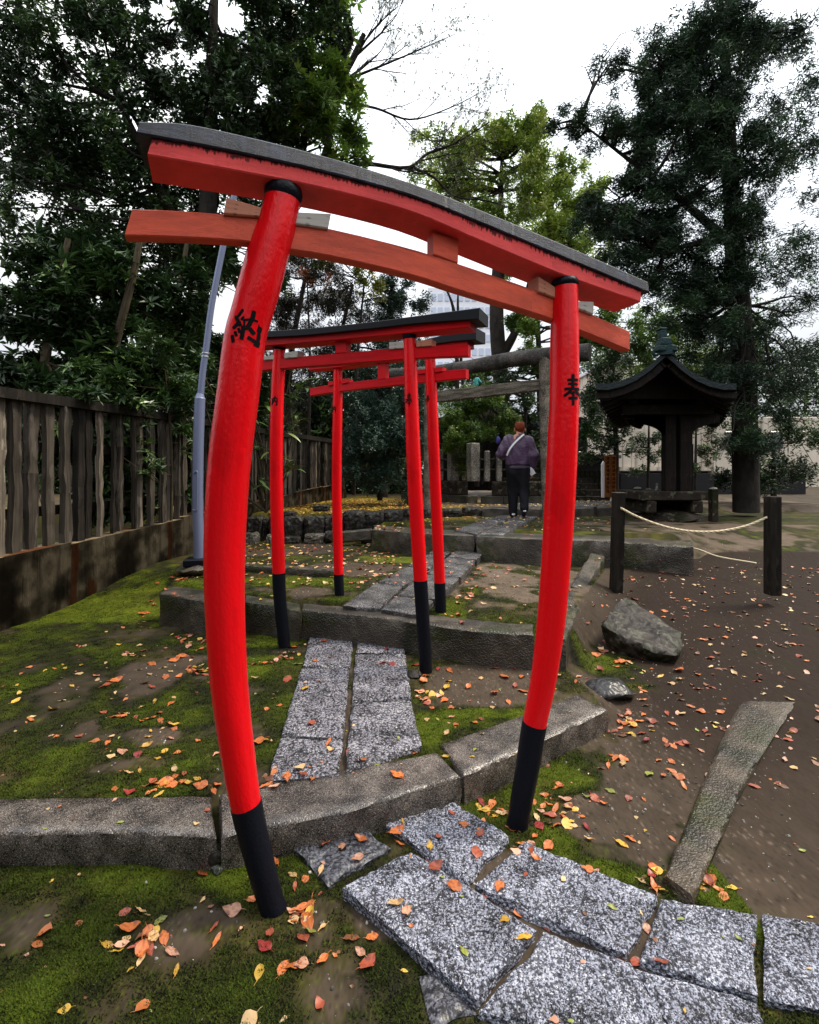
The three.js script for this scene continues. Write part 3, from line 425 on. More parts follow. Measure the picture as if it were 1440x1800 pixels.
// ---------- fence on the left ----------
const fx = (Z) => -3.35 + (Z - 5.2) * 0.182;
{
  const t = thing('fence', 'tall old fence of weathered split boards on a stained concrete base along the left', 'fence', V(fx(6), 0.2, -6)); reseed(77);
  for (let k = 0; k < 6; k++) { const a = 3.2 + k * 1.75, b = a + 1.745; const topA = 0.66 + 0.062 * (a - 4), P = []; const pos = (Z, y, off) => V(fx(Z) + off, y, -Z); const ya = 0.78 + 0.055 * (a - 5.2);
    const g = new THREE.BoxGeometry(1, 1, 1, 12, 6, 2); const q = g.attributes.position; for (let i = 0; i < q.count; i++) { const Z = lerp(a, b, q.getX(i) + 0.5), y = lerp(0.0, 0.78 + 0.05 * (Z - 5.2) - (k % 2) * 0.02, q.getY(i) + 0.5), off = q.getZ(i) * 0.2 + 0.02 * (fbm(Z * 5, y * 5, 3, 4) - 0.5); q.setXYZ(i, fx(Z) + off, y, -Z); } part('concrete_base', boxUV(g), M.fenceBase, t); }
  // boards
  for (let Z = 3.3, k = 0; Z < 13; k++) {
    const w = rr(0.09, 0.15), dep = rr(0.03, 0.07), yb = 0.74 + 0.05 * (Z - 5.2), yt = 2.12 + 0.012 * (Z - 5.2) + rr(-0.06, 0.1), old = rnd();
    const nseg = 12, g = new THREE.BoxGeometry(dep, 1, w, 2, nseg, 3); const q = g.attributes.position; const sd = k * 5 + 3; for (let i = 0; i < q.count; i++) { const y = q.getY(i) + 0.5; let x = q.getX(i), z = q.getZ(i); const rough = (vnoise(y * 14, z * 30 + 5, sd) - 0.5); x += rough * 0.025; z *= 0.93 + 0.14 * vnoise(y * 6, 3, sd + 2); x += 0.012 * (vnoise(y * 2, 1, sd) - 0.5); q.setXYZ(i, x, yb + y * (yt - yb), z); }
    const uvg = boxUV(g); const u = uvg.attributes.uv; for (let i = 0; i < u.count; i++) u.setXY(i, u.getX(i) * 1.3 + sd * 0.37, u.getY(i) * 0.5 + sd * 0.11);
    uvg.computeVertexNormals(); uvg.rotateX(rr(-0.012, 0.012)); uvg.rotateY(0.18 + rr(-0.2, 0.2)); uvg.translate(fx(Z) + rr(-0.025, 0.03), 0, -Z); part('board', uvg, old > 0.62 ? M.fencePale : old > 0.25 ? M.fence : M.fenceDark, t);
    Z += w + rr(0.02, 0.06);
  }
  const rail = (y, h, d, off, a = 3.2, b = 12.8) => { const g = new THREE.BoxGeometry(d, h, b - a, 1, 1, 20); g.rotateY(-Math.atan(0.182)); g.translate((fx(a) + fx(b)) / 2 + off, y, -(a + b) / 2); const q = g.attributes.position; for (let i = 0; i < q.count; i++) q.setY(i, q.getY(i) + 0.012 * (-q.getZ(i) - 8)); return boxUV(g); };
  part('rail', rail(2.17, 0.09, 0.13, 0.02), M.fenceDark, t); part('rail', rail(1.72, 0.09, 0.06, -0.07), M.fenceDark, t); part('rail', rail(1.12, 0.09, 0.06, -0.07), M.fenceDark, t);
}
// ---------- torii ----------
function brush(strokes, ox, oy, sc, pil, mat) { // strokes in crop pixels -> [px,py] on the pillar; each stroke [width, x,y, x,y, ...]
  const out = [], cz = pil;
  for (const s of strokes) {
    const pts = []; for (let k = 1; k < s.length; k += 2) pts.push([ox + s[k] * sc, oy + s[k + 1] * sc]); const w = s[0] * sc / 2 * (strokes === NOU ? 0.98 : 1.12);
    const dense = []; for (let i = 0; i + 1 < pts.length; i++) { const n = Math.max(3, Math.ceil(Math.hypot(pts[i + 1][0] - pts[i][0], pts[i + 1][1] - pts[i][1]) / 1.2)); for (let k = i ? 1 : 0; k <= n; k++) dense.push([lerp(pts[i][0], pts[i + 1][0], k / n), lerp(pts[i][1], pts[i + 1][1], k / n)]); }
    const m = dense.length - 1; const row = (i, sgn) => { const a = dense[Math.max(0, i - 1)], b = dense[Math.min(m, i + 1)], l = Math.hypot(b[0] - a[0], b[1] - a[1]) || 1; const e = i === 0 || i === m ? 0.55 : 1, ww = w * e * (0.9 + 0.22 * vnoise(i * 0.9, s[1] * 0.1 + sgn)); return [dense[i][0] - (b[1] - a[1]) / l * ww * sgn, dense[i][1] + (b[0] - a[0]) / l * ww * sgn]; };
    out.push(fromGrid((i, j) => { const e = row(i, 1), f = row(i, -1); return cz(lerp(e[0], f[0], j / 4), lerp(e[1], f[1], j / 4)); }, m, 4, () => [0, 0]));
  }
  return merge(out);
}
const NOU = [[80, 625, 395, 560, 490, 490, 590], [105, 432, 560, 475, 690, 545, 860], [95, 500, 760, 350, 920], [70, 640, 590, 560, 690], [115, 612, 840, 600, 1000, 558, 1220], [90, 325, 1085, 350, 1300], [85, 395, 990, 440, 1130], [75, 490, 900, 525, 1045], [70, 600, 700, 800, 660, 1000, 690], [120, 905, 420, 865, 600, 790, 760, 710, 900], [70, 740, 900, 640, 935], [125, 770, 900, 900, 1045], [125, 1085, 620, 1060, 800, 1005, 980], [105, 1020, 980, 985, 1200], [150, 990, 1190, 925, 1360], [110, 960, 1260, 840, 1200, 710, 1135], [60, 640, 690, 640, 900]];
const HOU = [[110, 705, 270, 700, 500, 690, 830], [95, 495, 500, 680, 505, 890, 470], [85, 515, 650, 690, 660, 885, 645], [95, 380, 855, 640, 840, 945, 835], [100, 660, 850, 540, 1000, 370, 1130], [105, 790, 870, 860, 990, 970, 1090], [75, 600, 1020, 745, 1005], [90, 712, 930, 715, 1200, 705, 1480], [100, 530, 1215, 700, 1195, 875, 1180]];
const NAI = [[120, 60, 80, 40, 400, 0, 800], [110, 60, 110, 420, 90, 500, 120], [120, 500, 110, 470, 500, 450, 850], [100, 450, 850, 330, 760], [110, 290, -140, 270, 150, 120, 520], [110, 270, 280, 380, 520]];

function torii(c) {
  const PL = at(c.L.ax, HY, c.L.Z).setY(0), PR = at(c.R.ax, HY, c.R.Z).setY(0); const d = PR.clone().sub(PL).normalize(), n = V(-d.z, 0, d.x); if (n.z < 0) n.negate();
  const base = PL.clone().add(PR).multiplyScalar(0.5).setY(c.h); const t = thing('torii_gate', c.label, 'torii gate', base, null);
  const line = (pts, off, N = 26) => resample(pts, N).map(([x, y]) => onPlane(x, y, PL.clone().addScaledVector(n, off), n));
  const bm = (name, top, bot, off, depth, mat, parent = t, label) => part(name, beam(line(top, off), line(bot, off), n, depth, c.ch || 0.004), mat, parent, label);
  bm('beam_cap', c.capTop, c.capBot, c.dep[0] / 2, c.dep[0], c.capMat || M.capPlain);
  bm('top_beam', c.redTop, c.redBot, c.dep[1] / 2, c.dep[1], c.beamMat || M.redPlain);
  for (const [a, b] of c.tie) bm('tie_beam', a, b, c.dep[2] / 2, c.dep[2], c.tieMat || M.redPlain);
  bm('centre_strut', ...c.strut, c.dep[2] / 2 + 0.004, c.dep[2] + 0.008, c.tieMat || M.redPlain);
  c.wedges.forEach(([q, m]) => bm('wedge', [q[0], q[1]], [q[3], q[2]], c.dep[2] / 2 + 0.012, c.dep[2] + 0.024, m || M.wedge));
  for (const s of [c.L, c.R]) {
    const N = 40, P = resample(s.pts, N), Z = s.Z; const split = P.findIndex((p) => p[1] >= s.split); const q = (a) => at(a[0], a[1], Z), r = (a) => a[2] * Z / F;
    const cut = resample([P[split - 1], P[split]], 1)[0].map((v, k) => lerp(v, P[split][k], (s.split - P[split - 1][1]) / (P[split][1] - P[split - 1][1])));
    const up = [...P.slice(0, split), cut], lo = [cut, ...P.slice(split)]; const last = lo[lo.length - 1]; lo.push([last[0] + (last[0] - P[N - 2][0]) * 0.6, last[1] + 25, last[2]]);
    const pm = part('pillar', tube(up.map(q), up.map(r), 40), M.red, t); part('pillar_base', tube(lo.map(q), lo.map((a) => r(a) + 0.0022), 36), M.black, pm);
    if (s.collar) { const [a, b, w] = s.collar; const ca = [lerp(P[0][0], P[1][0], 0), a], cb = [s.cx ?? P[1][0], b]; const A = at(s.cx0 ?? ca[0], a, Z), B = at(cb[0], b, Z), rad = w * Z / F, pts = [], rs = []; for (let k = 0; k <= 8; k++) { pts.push(A.clone().lerp(B, k / 8)); rs.push(rad * (0.9 + 0.1 * Math.sin(Math.PI * k / 8))); } part('collar', tube(pts, rs, 32), M.black, t); }
    // writing
    if (s.text) { const [str, ox, oy, sc] = s.text; const cen = (py) => { let i = 0; while (i < N - 1 && P[i + 1][1] < py) i++; const f = (py - P[i][1]) / (P[i + 1][1] - P[i][1]); return [lerp(P[i][0], P[i + 1][0], f), lerp(P[i][2], P[i + 1][2], f)]; };
      const on = (px, py) => { const [cx, hw] = cen(py), a = Math.asin(clamp((px - cx) / hw, -0.985, 0.985)), c0 = at(cx, py, Z), R = hw * Z / F + 0.0012, dir = V(-c0.x, 0, -c0.z).normalize(), side = V(-dir.z, 0, dir.x); if (side.x < 0) side.negate(); return c0.addScaledVector(dir, Math.cos(a) * R).addScaledVector(side, Math.sin(a) * R); };
      part('painted_character', brush(str, ox, oy, sc, on), M.ink, pm, 'black brush-painted character'); }
  }
  return t;
}
torii({
  label: 'large vermilion torii gate in the foreground with weathered black cap', h: 0, capMat: M.cap, beamMat: M.redBeam, tieMat: M.redTie, dep: [0.18, 0.156, 0.05],
  L: { ax: 470, Z: 1.69, split: 1413, collar: [329, 353, 33], cx0: 500, cx: 497, pts: [[502, 326, 29], [497, 352, 30], [486, 400, 33], [473, 440, 35], [457, 500, 36], [443, 550, 35], [430, 600, 35.5], [418, 700, 36], [405, 800, 36], [397.5, 900, 35.5], [394.5, 1000, 34.5], [397, 1100, 33], [403, 1200, 31.5], [415, 1300, 29], [430, 1400, 26], [453, 1500, 23], [478, 1590, 20.5]], text: [NOU, 390, 530, 1 / 16] },
  R: { ax: 955, Z: 2.088, split: 1271, collar: [493, 506, 24.5], cx0: 992, cx: 993, pts: [[993, 492, 20], [993, 505, 22], [993, 540, 23], [992.5, 600, 24.5], [992, 700, 25], [988, 800, 26], [983, 900, 26], [976.5, 1000, 25], [968, 1100, 24], [954.5, 1200, 22], [940, 1270, 20.5], [927, 1350, 19.5], [911, 1440, 17.5], [909, 1452, 17.5]], text: [HOU, 975, 650, 1 / 22.5] },
  capTop: [[245, 213], [327, 217], [437, 240], [571, 274], [720, 320], [838, 366], [985, 427], [1139, 495]], capBot: [[241, 234], [327, 249], [437, 271], [571, 301], [720, 342], [838, 388], [985, 449], [1141, 514]],
  redTop: [[268, 243], [327, 249], [437, 270], [571, 300], [720, 341], [838, 387], [985, 448], [1127, 509]], redBot: [[259, 272], [327, 284], [437, 304], [571, 331], [720, 371], [838, 420], [985, 481], [1126, 531]],
  tie: [[[[233, 367], [300, 369], [395, 376], [453, 382], [514, 393], [582, 402], [720, 436], [811, 465], [945, 511], [1017, 542], [1107, 582]], [[219, 414], [300, 416], [395, 421], [453, 427], [514, 439], [582, 450], [720, 482], [811, 511], [945, 552], [1017, 579], [1107, 616]]]],
  strut: [[[762, 408], [806, 420]], [[762, 447], [805, 463]]],
  wedges: [[[[399, 346], [460, 364], [456, 381], [393, 376]], M.wedgeRed], [[[519, 372], [582, 375], [577, 402], [516, 393]]], [[[947, 485], [980, 506], [980, 525], [947, 513]], M.wedgeRed], [[[1012, 529], [1044, 530], [1043, 553], [1012, 541]]]],
});
torii({
  label: 'middle vermilion torii gate with black cap standing behind the front one', h: H1, dep: [0.2, 0.14, 0.055],
  L: { ax: 487, Z: 3.87, split: 1007, collar: [606, 617, 11.5], cx0: 491, cx: 491, pts: [[491, 609, 10.5], [490, 640, 11], [487, 720, 11.2], [486, 845, 11.2], [490, 1000, 11], [492, 1050, 10.5], [500, 1135, 10]], text: [NAI, 479, 700, 0.017] },
  R: { ax: 728, Z: 3.39, split: 1020, collar: [585, 597, 12.5], cx0: 720, cx: 720, pts: [[720, 588, 11], [721, 620, 11.5], [724, 720, 12], [729, 845, 12.8], [738, 1000, 12], [741, 1050, 11.6], [749, 1182, 10.5]], text: [HOU, 706, 687, 1 / 52] },
  capTop: [[428, 585], [473, 581.5], [540, 577], [640, 567], [740, 554], [843, 540.5]], capBot: [[428, 597], [473, 593], [540, 589], [640, 579], [740, 568], [842, 561]],
  redTop: [[434, 596.5], [473, 593], [540, 589], [640, 579], [740, 568], [827, 558.5]], redBot: [[433, 611], [473, 607.5], [540, 602], [640, 593], [740, 583], [824, 575]],
  tie: [[[[440, 636], [500, 629], [600, 620.5], [709, 611], [766, 608], [823, 605.5]], [[440, 654], [500, 647.5], [600, 640], [709, 631.5], [766, 628], [823, 626]]]],
  strut: [[[590, 598], [608, 596]], [[590, 621.5], [608, 620]]],
  wedges: [[[[464, 627], [482, 624], [482, 632], [464, 633]]], [[[500, 620], [524, 616], [522, 628], [500, 630]]], [[[684, 601], [710, 600], [710, 612], [684, 614]]], [[[732, 599], [759, 596], [758, 608], [732, 610]], M.wedgeRed]],
});
torii({
  label: 'small vermilion torii gate with squared red wedges behind the middle one', h: H2, dep: [0.17, 0.12, 0.05],
  L: { ax: 594, Z: 4.56, split: 1009, pts: [[594, 640, 7.8], [593.5, 720, 8.4], [592, 845, 8.6], [595, 1000, 8.2], [597, 1046, 8]], text: [NAI, 585, 716, 0.011] },
  R: { ax: 764, Z: 4.03, split: 1024, pts: [[755, 606, 9], [757, 650, 9.4], [760, 720, 9.8], [765, 845, 9.9], [772, 1000, 9.6], [775, 1077, 9.2]], text: [HOU, 745, 692.5, 1 / 95] },
  capTop: [[541, 630], [600, 623], [700, 608], [758, 594], [800, 583], [837, 576]], capBot: [[541, 642], [600, 635], [700, 620], [759, 606], [800, 600], [837, 597]],
  redTop: [[544, 641.5], [600, 634.5], [700, 619.5], [758, 605.5], [821, 597]], redBot: [[542, 651], [600, 645], [700, 631], [758, 620], [822, 609]],
  tie: [[[[545, 682], [600, 673.5], [708, 661], [766, 653], [819, 648]], [[545, 696], [600, 688], [708, 676], [766, 670], [819, 665]]]],
  strut: [[[664, 634], [677, 632]], [[664, 667], [677, 666]]],
  wedges: [[[[577, 671], [588, 669], [588, 676], [577, 679]], M.redPlain], [[[600, 666], [611, 665], [611, 673], [600, 675]], M.redPlain], [[[734, 650], [752, 648], [752, 656], [734, 658]], M.redPlain], [[[764, 646], [777, 644.5], [777, 653], [764, 655]], M.redPlain]],
});
{ // grey stone torii, round lintel
  const ZL = 9.2, ZR = 8.3, t = thing('torii_gate', 'big weathered grey stone torii gate behind the red ones', 'torii gate', at(757, 897, ZL).setY(H4 - 0.02));
  const L = (pts, f) => pts.map(([x, y]) => at(x, y, lerp(ZL, ZR, (x - 757) / 206)));
  const path_ = spline(L([[684, 659], [757, 655], [822, 646], [900, 632], [965, 625], [1037, 619]]), 24); part('top_beam', tube(path_, path_.map((p, i) => lerp(0.115, 0.14, i / 24)), 24), M.stoneToriiDark, t);
  part('pillar', tube([at(757, 652, ZL), at(757, 780, ZL), at(757, 910, ZL)], [0.115, 0.122, 0.13], 24), M.stoneTorii, t);
  part('pillar', tube([at(960, 630, ZR), at(963, 760, ZR), at(968, 915, ZR)], [0.115, 0.125, 0.135], 24), M.stoneTorii, t);
  const a = at(770, 697, ZL - 0.06), b = at(950, 676, ZR + 0.06), n = V(b.z - a.z, 0, -(b.x - a.x)).normalize(); if (n.z < 0) n.negate();
  part('tie_beam', beam(L([[766, 687.5], [948, 666]]), L([[766, 706.5], [948, 686]]), n, 0.15, 0.01), M.stoneTorii, t);
}
// ---------- lamp post ----------
{
  const Z = 5.5, t = thing('lamp_post', 'blue-grey painted steel lamp post standing before the fence', 'lamp post', at(349, 988, Z));
  const lo = spline([[349, 988], [350, 960], [348, 900], [348.5, 800], [351.5, 705], [352, 698]].map(([x, y]) => at(x, y, Z)), 20); part('lower_pole', tube(lo, lo.map((_, i) => 9 * Z / F * (i === 20 ? 0.72 : 1)), 24), M.steel, t);
  const up = spline([[352, 702], [357, 650], [362.5, 612], [371, 545], [381, 490], [394, 425], [408, 360], [420, 310]].map(([x, y]) => at(x, y, Z)), 24); part('upper_pole', tube(up, up.map((_, i) => lerp(5.6, 5, i / 24) * Z / F), 20), M.steel, t);
  for (const [x, y] of [[360.2, 627], [361, 621]]) part('band', tube([at(x, y + 1, Z), at(x, y - 1, Z)], 6.3 * Z / F, 20), M.steelBand, t);
  part('collar', tube([at(351.5, 699, Z), at(352.3, 692, Z)], [8.2 * Z / F, 6 * Z / F], 20), M.steel, t);
  const h = spline([[340, 832], [346, 828], [347, 836], [346, 890], [345, 897], [339, 896]].map(([x, y]) => at(x, y, Z - 0.062)), 20); part('handle', tube(h, 0.006, 8), M.steel, t);
  const b = at(349, 990, Z); part('base_plate', box(0.26, 0.08, 0.26, b.x, b.y - 0.02, b.z, 0.2, 0, 0.012), M.black, t);
  const f = rockGeo(0.2, 0.08, 0.2, 91, 5, 3); f.translate(b.x - 0.03, b.y - 0.05, b.z); part('footing', f, M.kerbDark, t);
}
// ---------- rope barrier ----------
{
  const Z = 5.1; const t = thing('wooden_post', 'dark squared wooden post holding the end of the rope', 'post', at(1082, 1042, Z));
  const a = at(1083, 1046, Z), b = at(1087.5, 867, Z), w = 8.6 * Z / F; const g = new THREE.BoxGeometry(1, 1, 1, 2, 14, 2), q = g.attributes.position; for (let i = 0; i < q.count; i++) { const y = q.getY(i) + 0.5; const p = a.clone().lerp(b, y); q.setXYZ(i, p.x + q.getX(i) * w * 2 * (1 + 0.1 * (vnoise(y * 9, q.getZ(i) * 2, 4) - 0.5)), p.y, p.z + q.getZ(i) * w * 2); } part('post', boxUV(g), M.postDark, t);
  const c = at(1087.5, 867, Z); part('post_cap', box(w * 2.1, 0.012, w * 2.1, c.x, c.y - 0.003, c.z), M.fence, t);
  const pts = [[1091, 893, 5.05], [1120, 908, 5.0], [1170, 926, 4.95], [1215, 934, 4.9], [1262, 934, 4.85], [1310, 925, 4.8], [1352, 908, 4.75]].map((p) => at(...p)); const sp = spline(pts, 120);
  const strands = [0, 1, 2].map((k) => tube(sp.map((p, i) => p.clone().add(V(0, Math.cos(i * 0.55 + k * 2.09) * 0.006, Math.sin(i * 0.55 + k * 2.09) * 0.006))), 0.0068, 7)); single('rope', merge(strands), M.rope, 'pale twisted rope sagging from the dark wooden post to the right', 'rope');
  const t2 = thing('wooden_post', 'dark wooden post at the far right end of the rope', 'post', at(1358, 1030, 4.75)); const p2 = at(1358, 1036, 4.75); part('post', box(0.1, 0.92, 0.1, p2.x, p2.y - 0.05, p2.z), M.postDark, t2);
  const d = spline([[1180, 958, 6.3], [1225, 965, 6.0], [1262, 978, 5.7], [1330, 990, 5.4]].map((p) => at(...p)), 30); single('rope', tube(d, 0.008, 7), M.rope, 'thin slack cord lying on the ground right of the fallen kerb block', 'rope');
}
// ---------- pavilion with stone base, right ----------
{
  const ZF = 7.5, ZB = 12.2, t = thing('pavilion', 'dark wooden pavilion with sweeping gable roof on a pale stone base at the right', 'pavilion', at(1195, 905, 8.6));
  // sweeping roof: section across at the front gable, carried back to the rear
  const sec = [[-1, 0], [-0.82, 0.1], [-0.62, 0.24], [-0.42, 0.41], [-0.22, 0.63], [-0.1, 0.8], [0, 0.92], [0.1, 0.8], [0.22, 0.63], [0.42, 0.41], [0.62, 0.24], [0.82, 0.1], [1, 0]];
  const apex = at(1171, 616, ZF), half = 1.04, rise = 0.71; const yE = apex.y - rise * 0.92, N = sec.length - 1; const xAt = (Z) => apex.x + (Z - ZF) * (1179 - CX) / F;
  const roofP = (i, j, o) => { const [u, v] = sec[i], Z = lerp(ZF, ZB, j); const lift = 0.12 * Math.pow(Math.abs(u), 3) * (2 * Math.pow(Math.abs(j - 0.5) * 2, 3) - 0.6); return V(xAt(Z) + u * half, yE + v * rise + lift - o, -Z); };
  const up = fromGrid((i, j) => roofP(i, j / 12, 0), N, 12, (i, j, p) => [p.x, p.z]), dn = fromGrid((i, j) => roofP(N - i, j / 12, 0.09), N, 12, (i, j, p) => [p.x, p.z]); const gab = [0, 1].map((e) => fromGrid((i, j) => roofP(i, e, j * 0.09), N, 1, (i, j, p) => [p.x, p.y])); const eav = [0, N].map((e) => fromGrid((i, j) => roofP(e, i / 12, j * 0.09), 12, 1, (i, j, p) => [p.z, p.y]));
  const roof = part('roof', merge([up, dn, ...gab, ...eav]), M.pavRoof, t);
  // barge board, rafters
  const bb = []; for (let i = 0; i < N; i++) { const a = roofP(i, 0.02, 0.09), b = roofP(i + 1, 0.02, 0.09), c = b.clone().sub(a); const g = box(c.length() + 0.01, 0.1, 0.05, 0, -0.1, 0); g.rotateZ(Math.atan2(c.y, c.x)); g.translate((a.x + b.x) / 2, (a.y + b.y) / 2, a.z); bb.push(g); } part('barge_board', merge(bb), M.pavWood, t);
  for (let k = 0; k < 16; k++) { const j = 0.04 + k * 0.06; for (const s of [0, 1]) { const pts = [0, 1, 2, 3, 4, 5].map((i) => roofP(s ? N - i : i, j, 0.13)); part('rafter', tube(pts, 0.025, 6), M.pavWood, t); } }
  const skew = -Math.atan((1179 - CX) / F); part('ridge', box(0.17, 0.14, (ZB - ZF + 0.1) / Math.cos(skew), xAt((ZF + ZB) / 2), apex.y - 0.07, -(ZF + ZB) / 2, skew), M.bronze, t);
  // stepped gable ornament
  const o = at(1170, 608, ZF); const orn = []; orn.push(box(0.26, 0.1, 0.16, o.x, o.y - 0.09, o.z - 0.02, 0, 0, 0.02), box(0.16, 0.12, 0.15, o.x - 0.01, o.y - 0.0, o.z - 0.02, 0, 0, 0.02), box(0.085, 0.13, 0.11, o.x - 0.035, o.y + 0.11, o.z - 0.02, 0, 0.1, 0.015), box(0.11, 0.03, 0.12, o.x - 0.045, o.y + 0.235, o.z - 0.02, 0, 0, 0.01)); part('ridge_ornament', merge(orn), M.bronze, t);
  for (const s of [-1, 1]) { const g = new THREE.TorusGeometry(0.04, 0.022, 8, 16, 4.2); g.rotateZ(s > 0 ? 0.6 : 2.2); g.translate(o.x + s * 0.14, o.y - 0.1, o.z); part('ridge_scroll', g, M.bronze, t); }
  // gable wall with carved hangings, beams
  const gw = new THREE.Shape(); gw.moveTo(-0.85, 0); gw.lineTo(-0.4, 0.2); gw.lineTo(-0.1, 0.5); gw.lineTo(0, 0.55); gw.lineTo(0.1, 0.5); gw.lineTo(0.4, 0.2); gw.lineTo(0.85, 0); gw.closePath(); const gg = new THREE.ExtrudeGeometry(gw, { depth: 0.06, bevelEnabled: false }); gg.translate(xAt(8.1), yE + 0.02, -8.1); part('gable_board', boxUV(gg), M.pavWood, t);
  const yB = at(1190, 742, 8.6).y; for (const Z of [8.35, 9.0, 9.6]) part('cross_beam', box(1.5, 0.16, 0.12, xAt(Z), yB + 0.1, -Z), M.pavWood, t);
  for (const s of [-1, 1]) { part('long_beam', box(0.12, 0.14, 3.2, xAt(9.6) + s * 0.55, yB + 0.26, -9.6, skew), M.pavWood, t); const w = new THREE.Shape(); w.moveTo(0, 0); w.quadraticCurveTo(0.05, 0.2, 0.48, 0.24); w.lineTo(0.48, 0.36); w.lineTo(0, 0.36); w.closePath(); const g = new THREE.ExtrudeGeometry(w, { depth: 0.08, bevelEnabled: true, bevelSize: 0.01, bevelThickness: 0.01, bevelSegments: 1 }); if (s < 0) g.scale(-1, 1, 1); g.translate(at(1190, 0, 8.5).x + s * 0.2, yB - 0.26, -8.54); part('bracket', boxUV(g), M.pavWood, t); }
  const gw2 = new THREE.Shape(); gw2.moveTo(-0.95, 0.35); gw2.quadraticCurveTo(-0.85, -0.12, -0.5, -0.2); gw2.quadraticCurveTo(-0.3, 0.12, 0, 0.1); gw2.quadraticCurveTo(0.3, 0.12, 0.5, -0.2); gw2.quadraticCurveTo(0.85, -0.12, 0.95, 0.35); gw2.closePath(); const g3 = new THREE.ExtrudeGeometry(gw2, { depth: 0.07, bevelEnabled: false }); g3.translate(xAt(9.3), yB + 0.14, -9.3); part('curved_board', boxUV(g3), M.pavWood, t);
  // posts
  for (const [px, w, Z] of [[1175.5, 18, 8.5], [1202, 21, 8.5], [1178, 15, 10.2], [1199, 15, 10.2]]) { const a = at(px, 866, Z), b = at(px, 735, Z); part('pillar', box(w * Z / F, b.y - a.y + 0.25, w * Z / F * 0.9, a.x, a.y - 0.02, a.z, 0, 0, 0.012), M.pavWood, t); }
  { const a = at(1211, 866, 8.9), b = at(1211, 779, 8.9); part('plank', box(0.13, b.y - a.y, 0.06, a.x, a.y, a.z, 0, 0, 0.02), M.pavWood, t); }
  // stone base: table slab, two legs, plinth
  const Zs = 8.3, P = (x, y) => at(x, y, Zs); const sb = (x0, x1, y0, y1, dep, m, name) => { const a = P(x0, y1), b = P(x1, y0); part(name, box(b.x - a.x, b.y - a.y, dep, (a.x + b.x) / 2, a.y, -Zs - dep / 2, 0, 0, 0.015), m, t); };
  sb(1128, 1252, 864, 880, 1.0, M.pavStone, 'stone_table'); sb(1138, 1154, 880.4, 902, 0.9, M.pavStone, 'stone_leg'); sb(1218, 1236, 880.4, 902, 0.9, M.pavStone, 'stone_leg'); { const a = P(1150, 902), b = P(1222, 880.4); part('stone_back', box(b.x - a.x, b.y - a.y, 0.1, (a.x + b.x) / 2, a.y, -Zs - 0.7), M.pavStone, t); }
  { const a = P(1148, 924), b = P(1240, 902.3); const g = rockGeo((b.x - a.x) * 0.62, 0.14, 0.6, 71, 5, 4); g.translate((a.x + b.x) / 2, (a.y + b.y) / 2, -Zs - 0.4); part('plinth', g, M.pavStone, t); }
}
{
  const post = (px, y0, y1, w, Z, label) => { const t = thing('stone_bollard', label, 'bollard', at(px, y1, Z), null); const a = at(px, y1, Z), b = at(px, y0, Z), s = w * Z / F; part('shaft', box(s, b.y - a.y - 0.03, s, a.x, a.y - 0.03, a.z, 0.1, 0, 0.012), M.pavStone, t); const g = new THREE.SphereGeometry(s * 0.62, 14, 8, 0, 6.3, 0, 1.57); g.scale(1, 0.5, 1); g.translate(b.x, b.y - 0.06, b.z); part('cap', g, M.stonePost, t); };
  post(1121, 853, 892, 11, 8.9, 'short stone bollard with pale rounded top left of the pavilion base'); post(1140, 855, 880, 8, 10, 'smaller stone bollard with pale top between the left bollard and the pavilion posts'); post(1254, 853, 914, 11, 8, 'tall dark stone bollard with pale top right of the pavilion base');
  post(1103, 868, 886, 8, 10.5, 'low dark stone bollard just left of the rounded bollard');
}
{ // small pale fox figure on the stone table
  const t = thing('fox_figurine', 'small pale fox figurine sitting on the stone table beside the pavilion posts', 'figurine', at(1155, 863, 8.6)), p = at(1155, 864, 8.6), pr = [[0.001, 0], [0.035, 0], [0.037, 0.03], [0.028, 0.07], [0.02, 0.1], [0.001, 0.11]].map((a) => new THREE.Vector2(...a)); const g = new THREE.LatheGeometry(pr, 14); g.scale(0.8, 1, 1); g.translate(p.x, p.y, p.z); part('body', g, M.stonePost, t); const h = new THREE.SphereGeometry(0.022, 12, 9); h.scale(1, 0.9, 1.25); h.translate(p.x, p.y + 0.118, p.z + 0.006); part('head', h, M.stonePost, t); for (const s of [-1, 1]) { const e = new THREE.ConeGeometry(0.008, 0.026, 6); e.translate(p.x + s * 0.012, p.y + 0.142, p.z); part('ear', e, M.stonePost, t); }
}
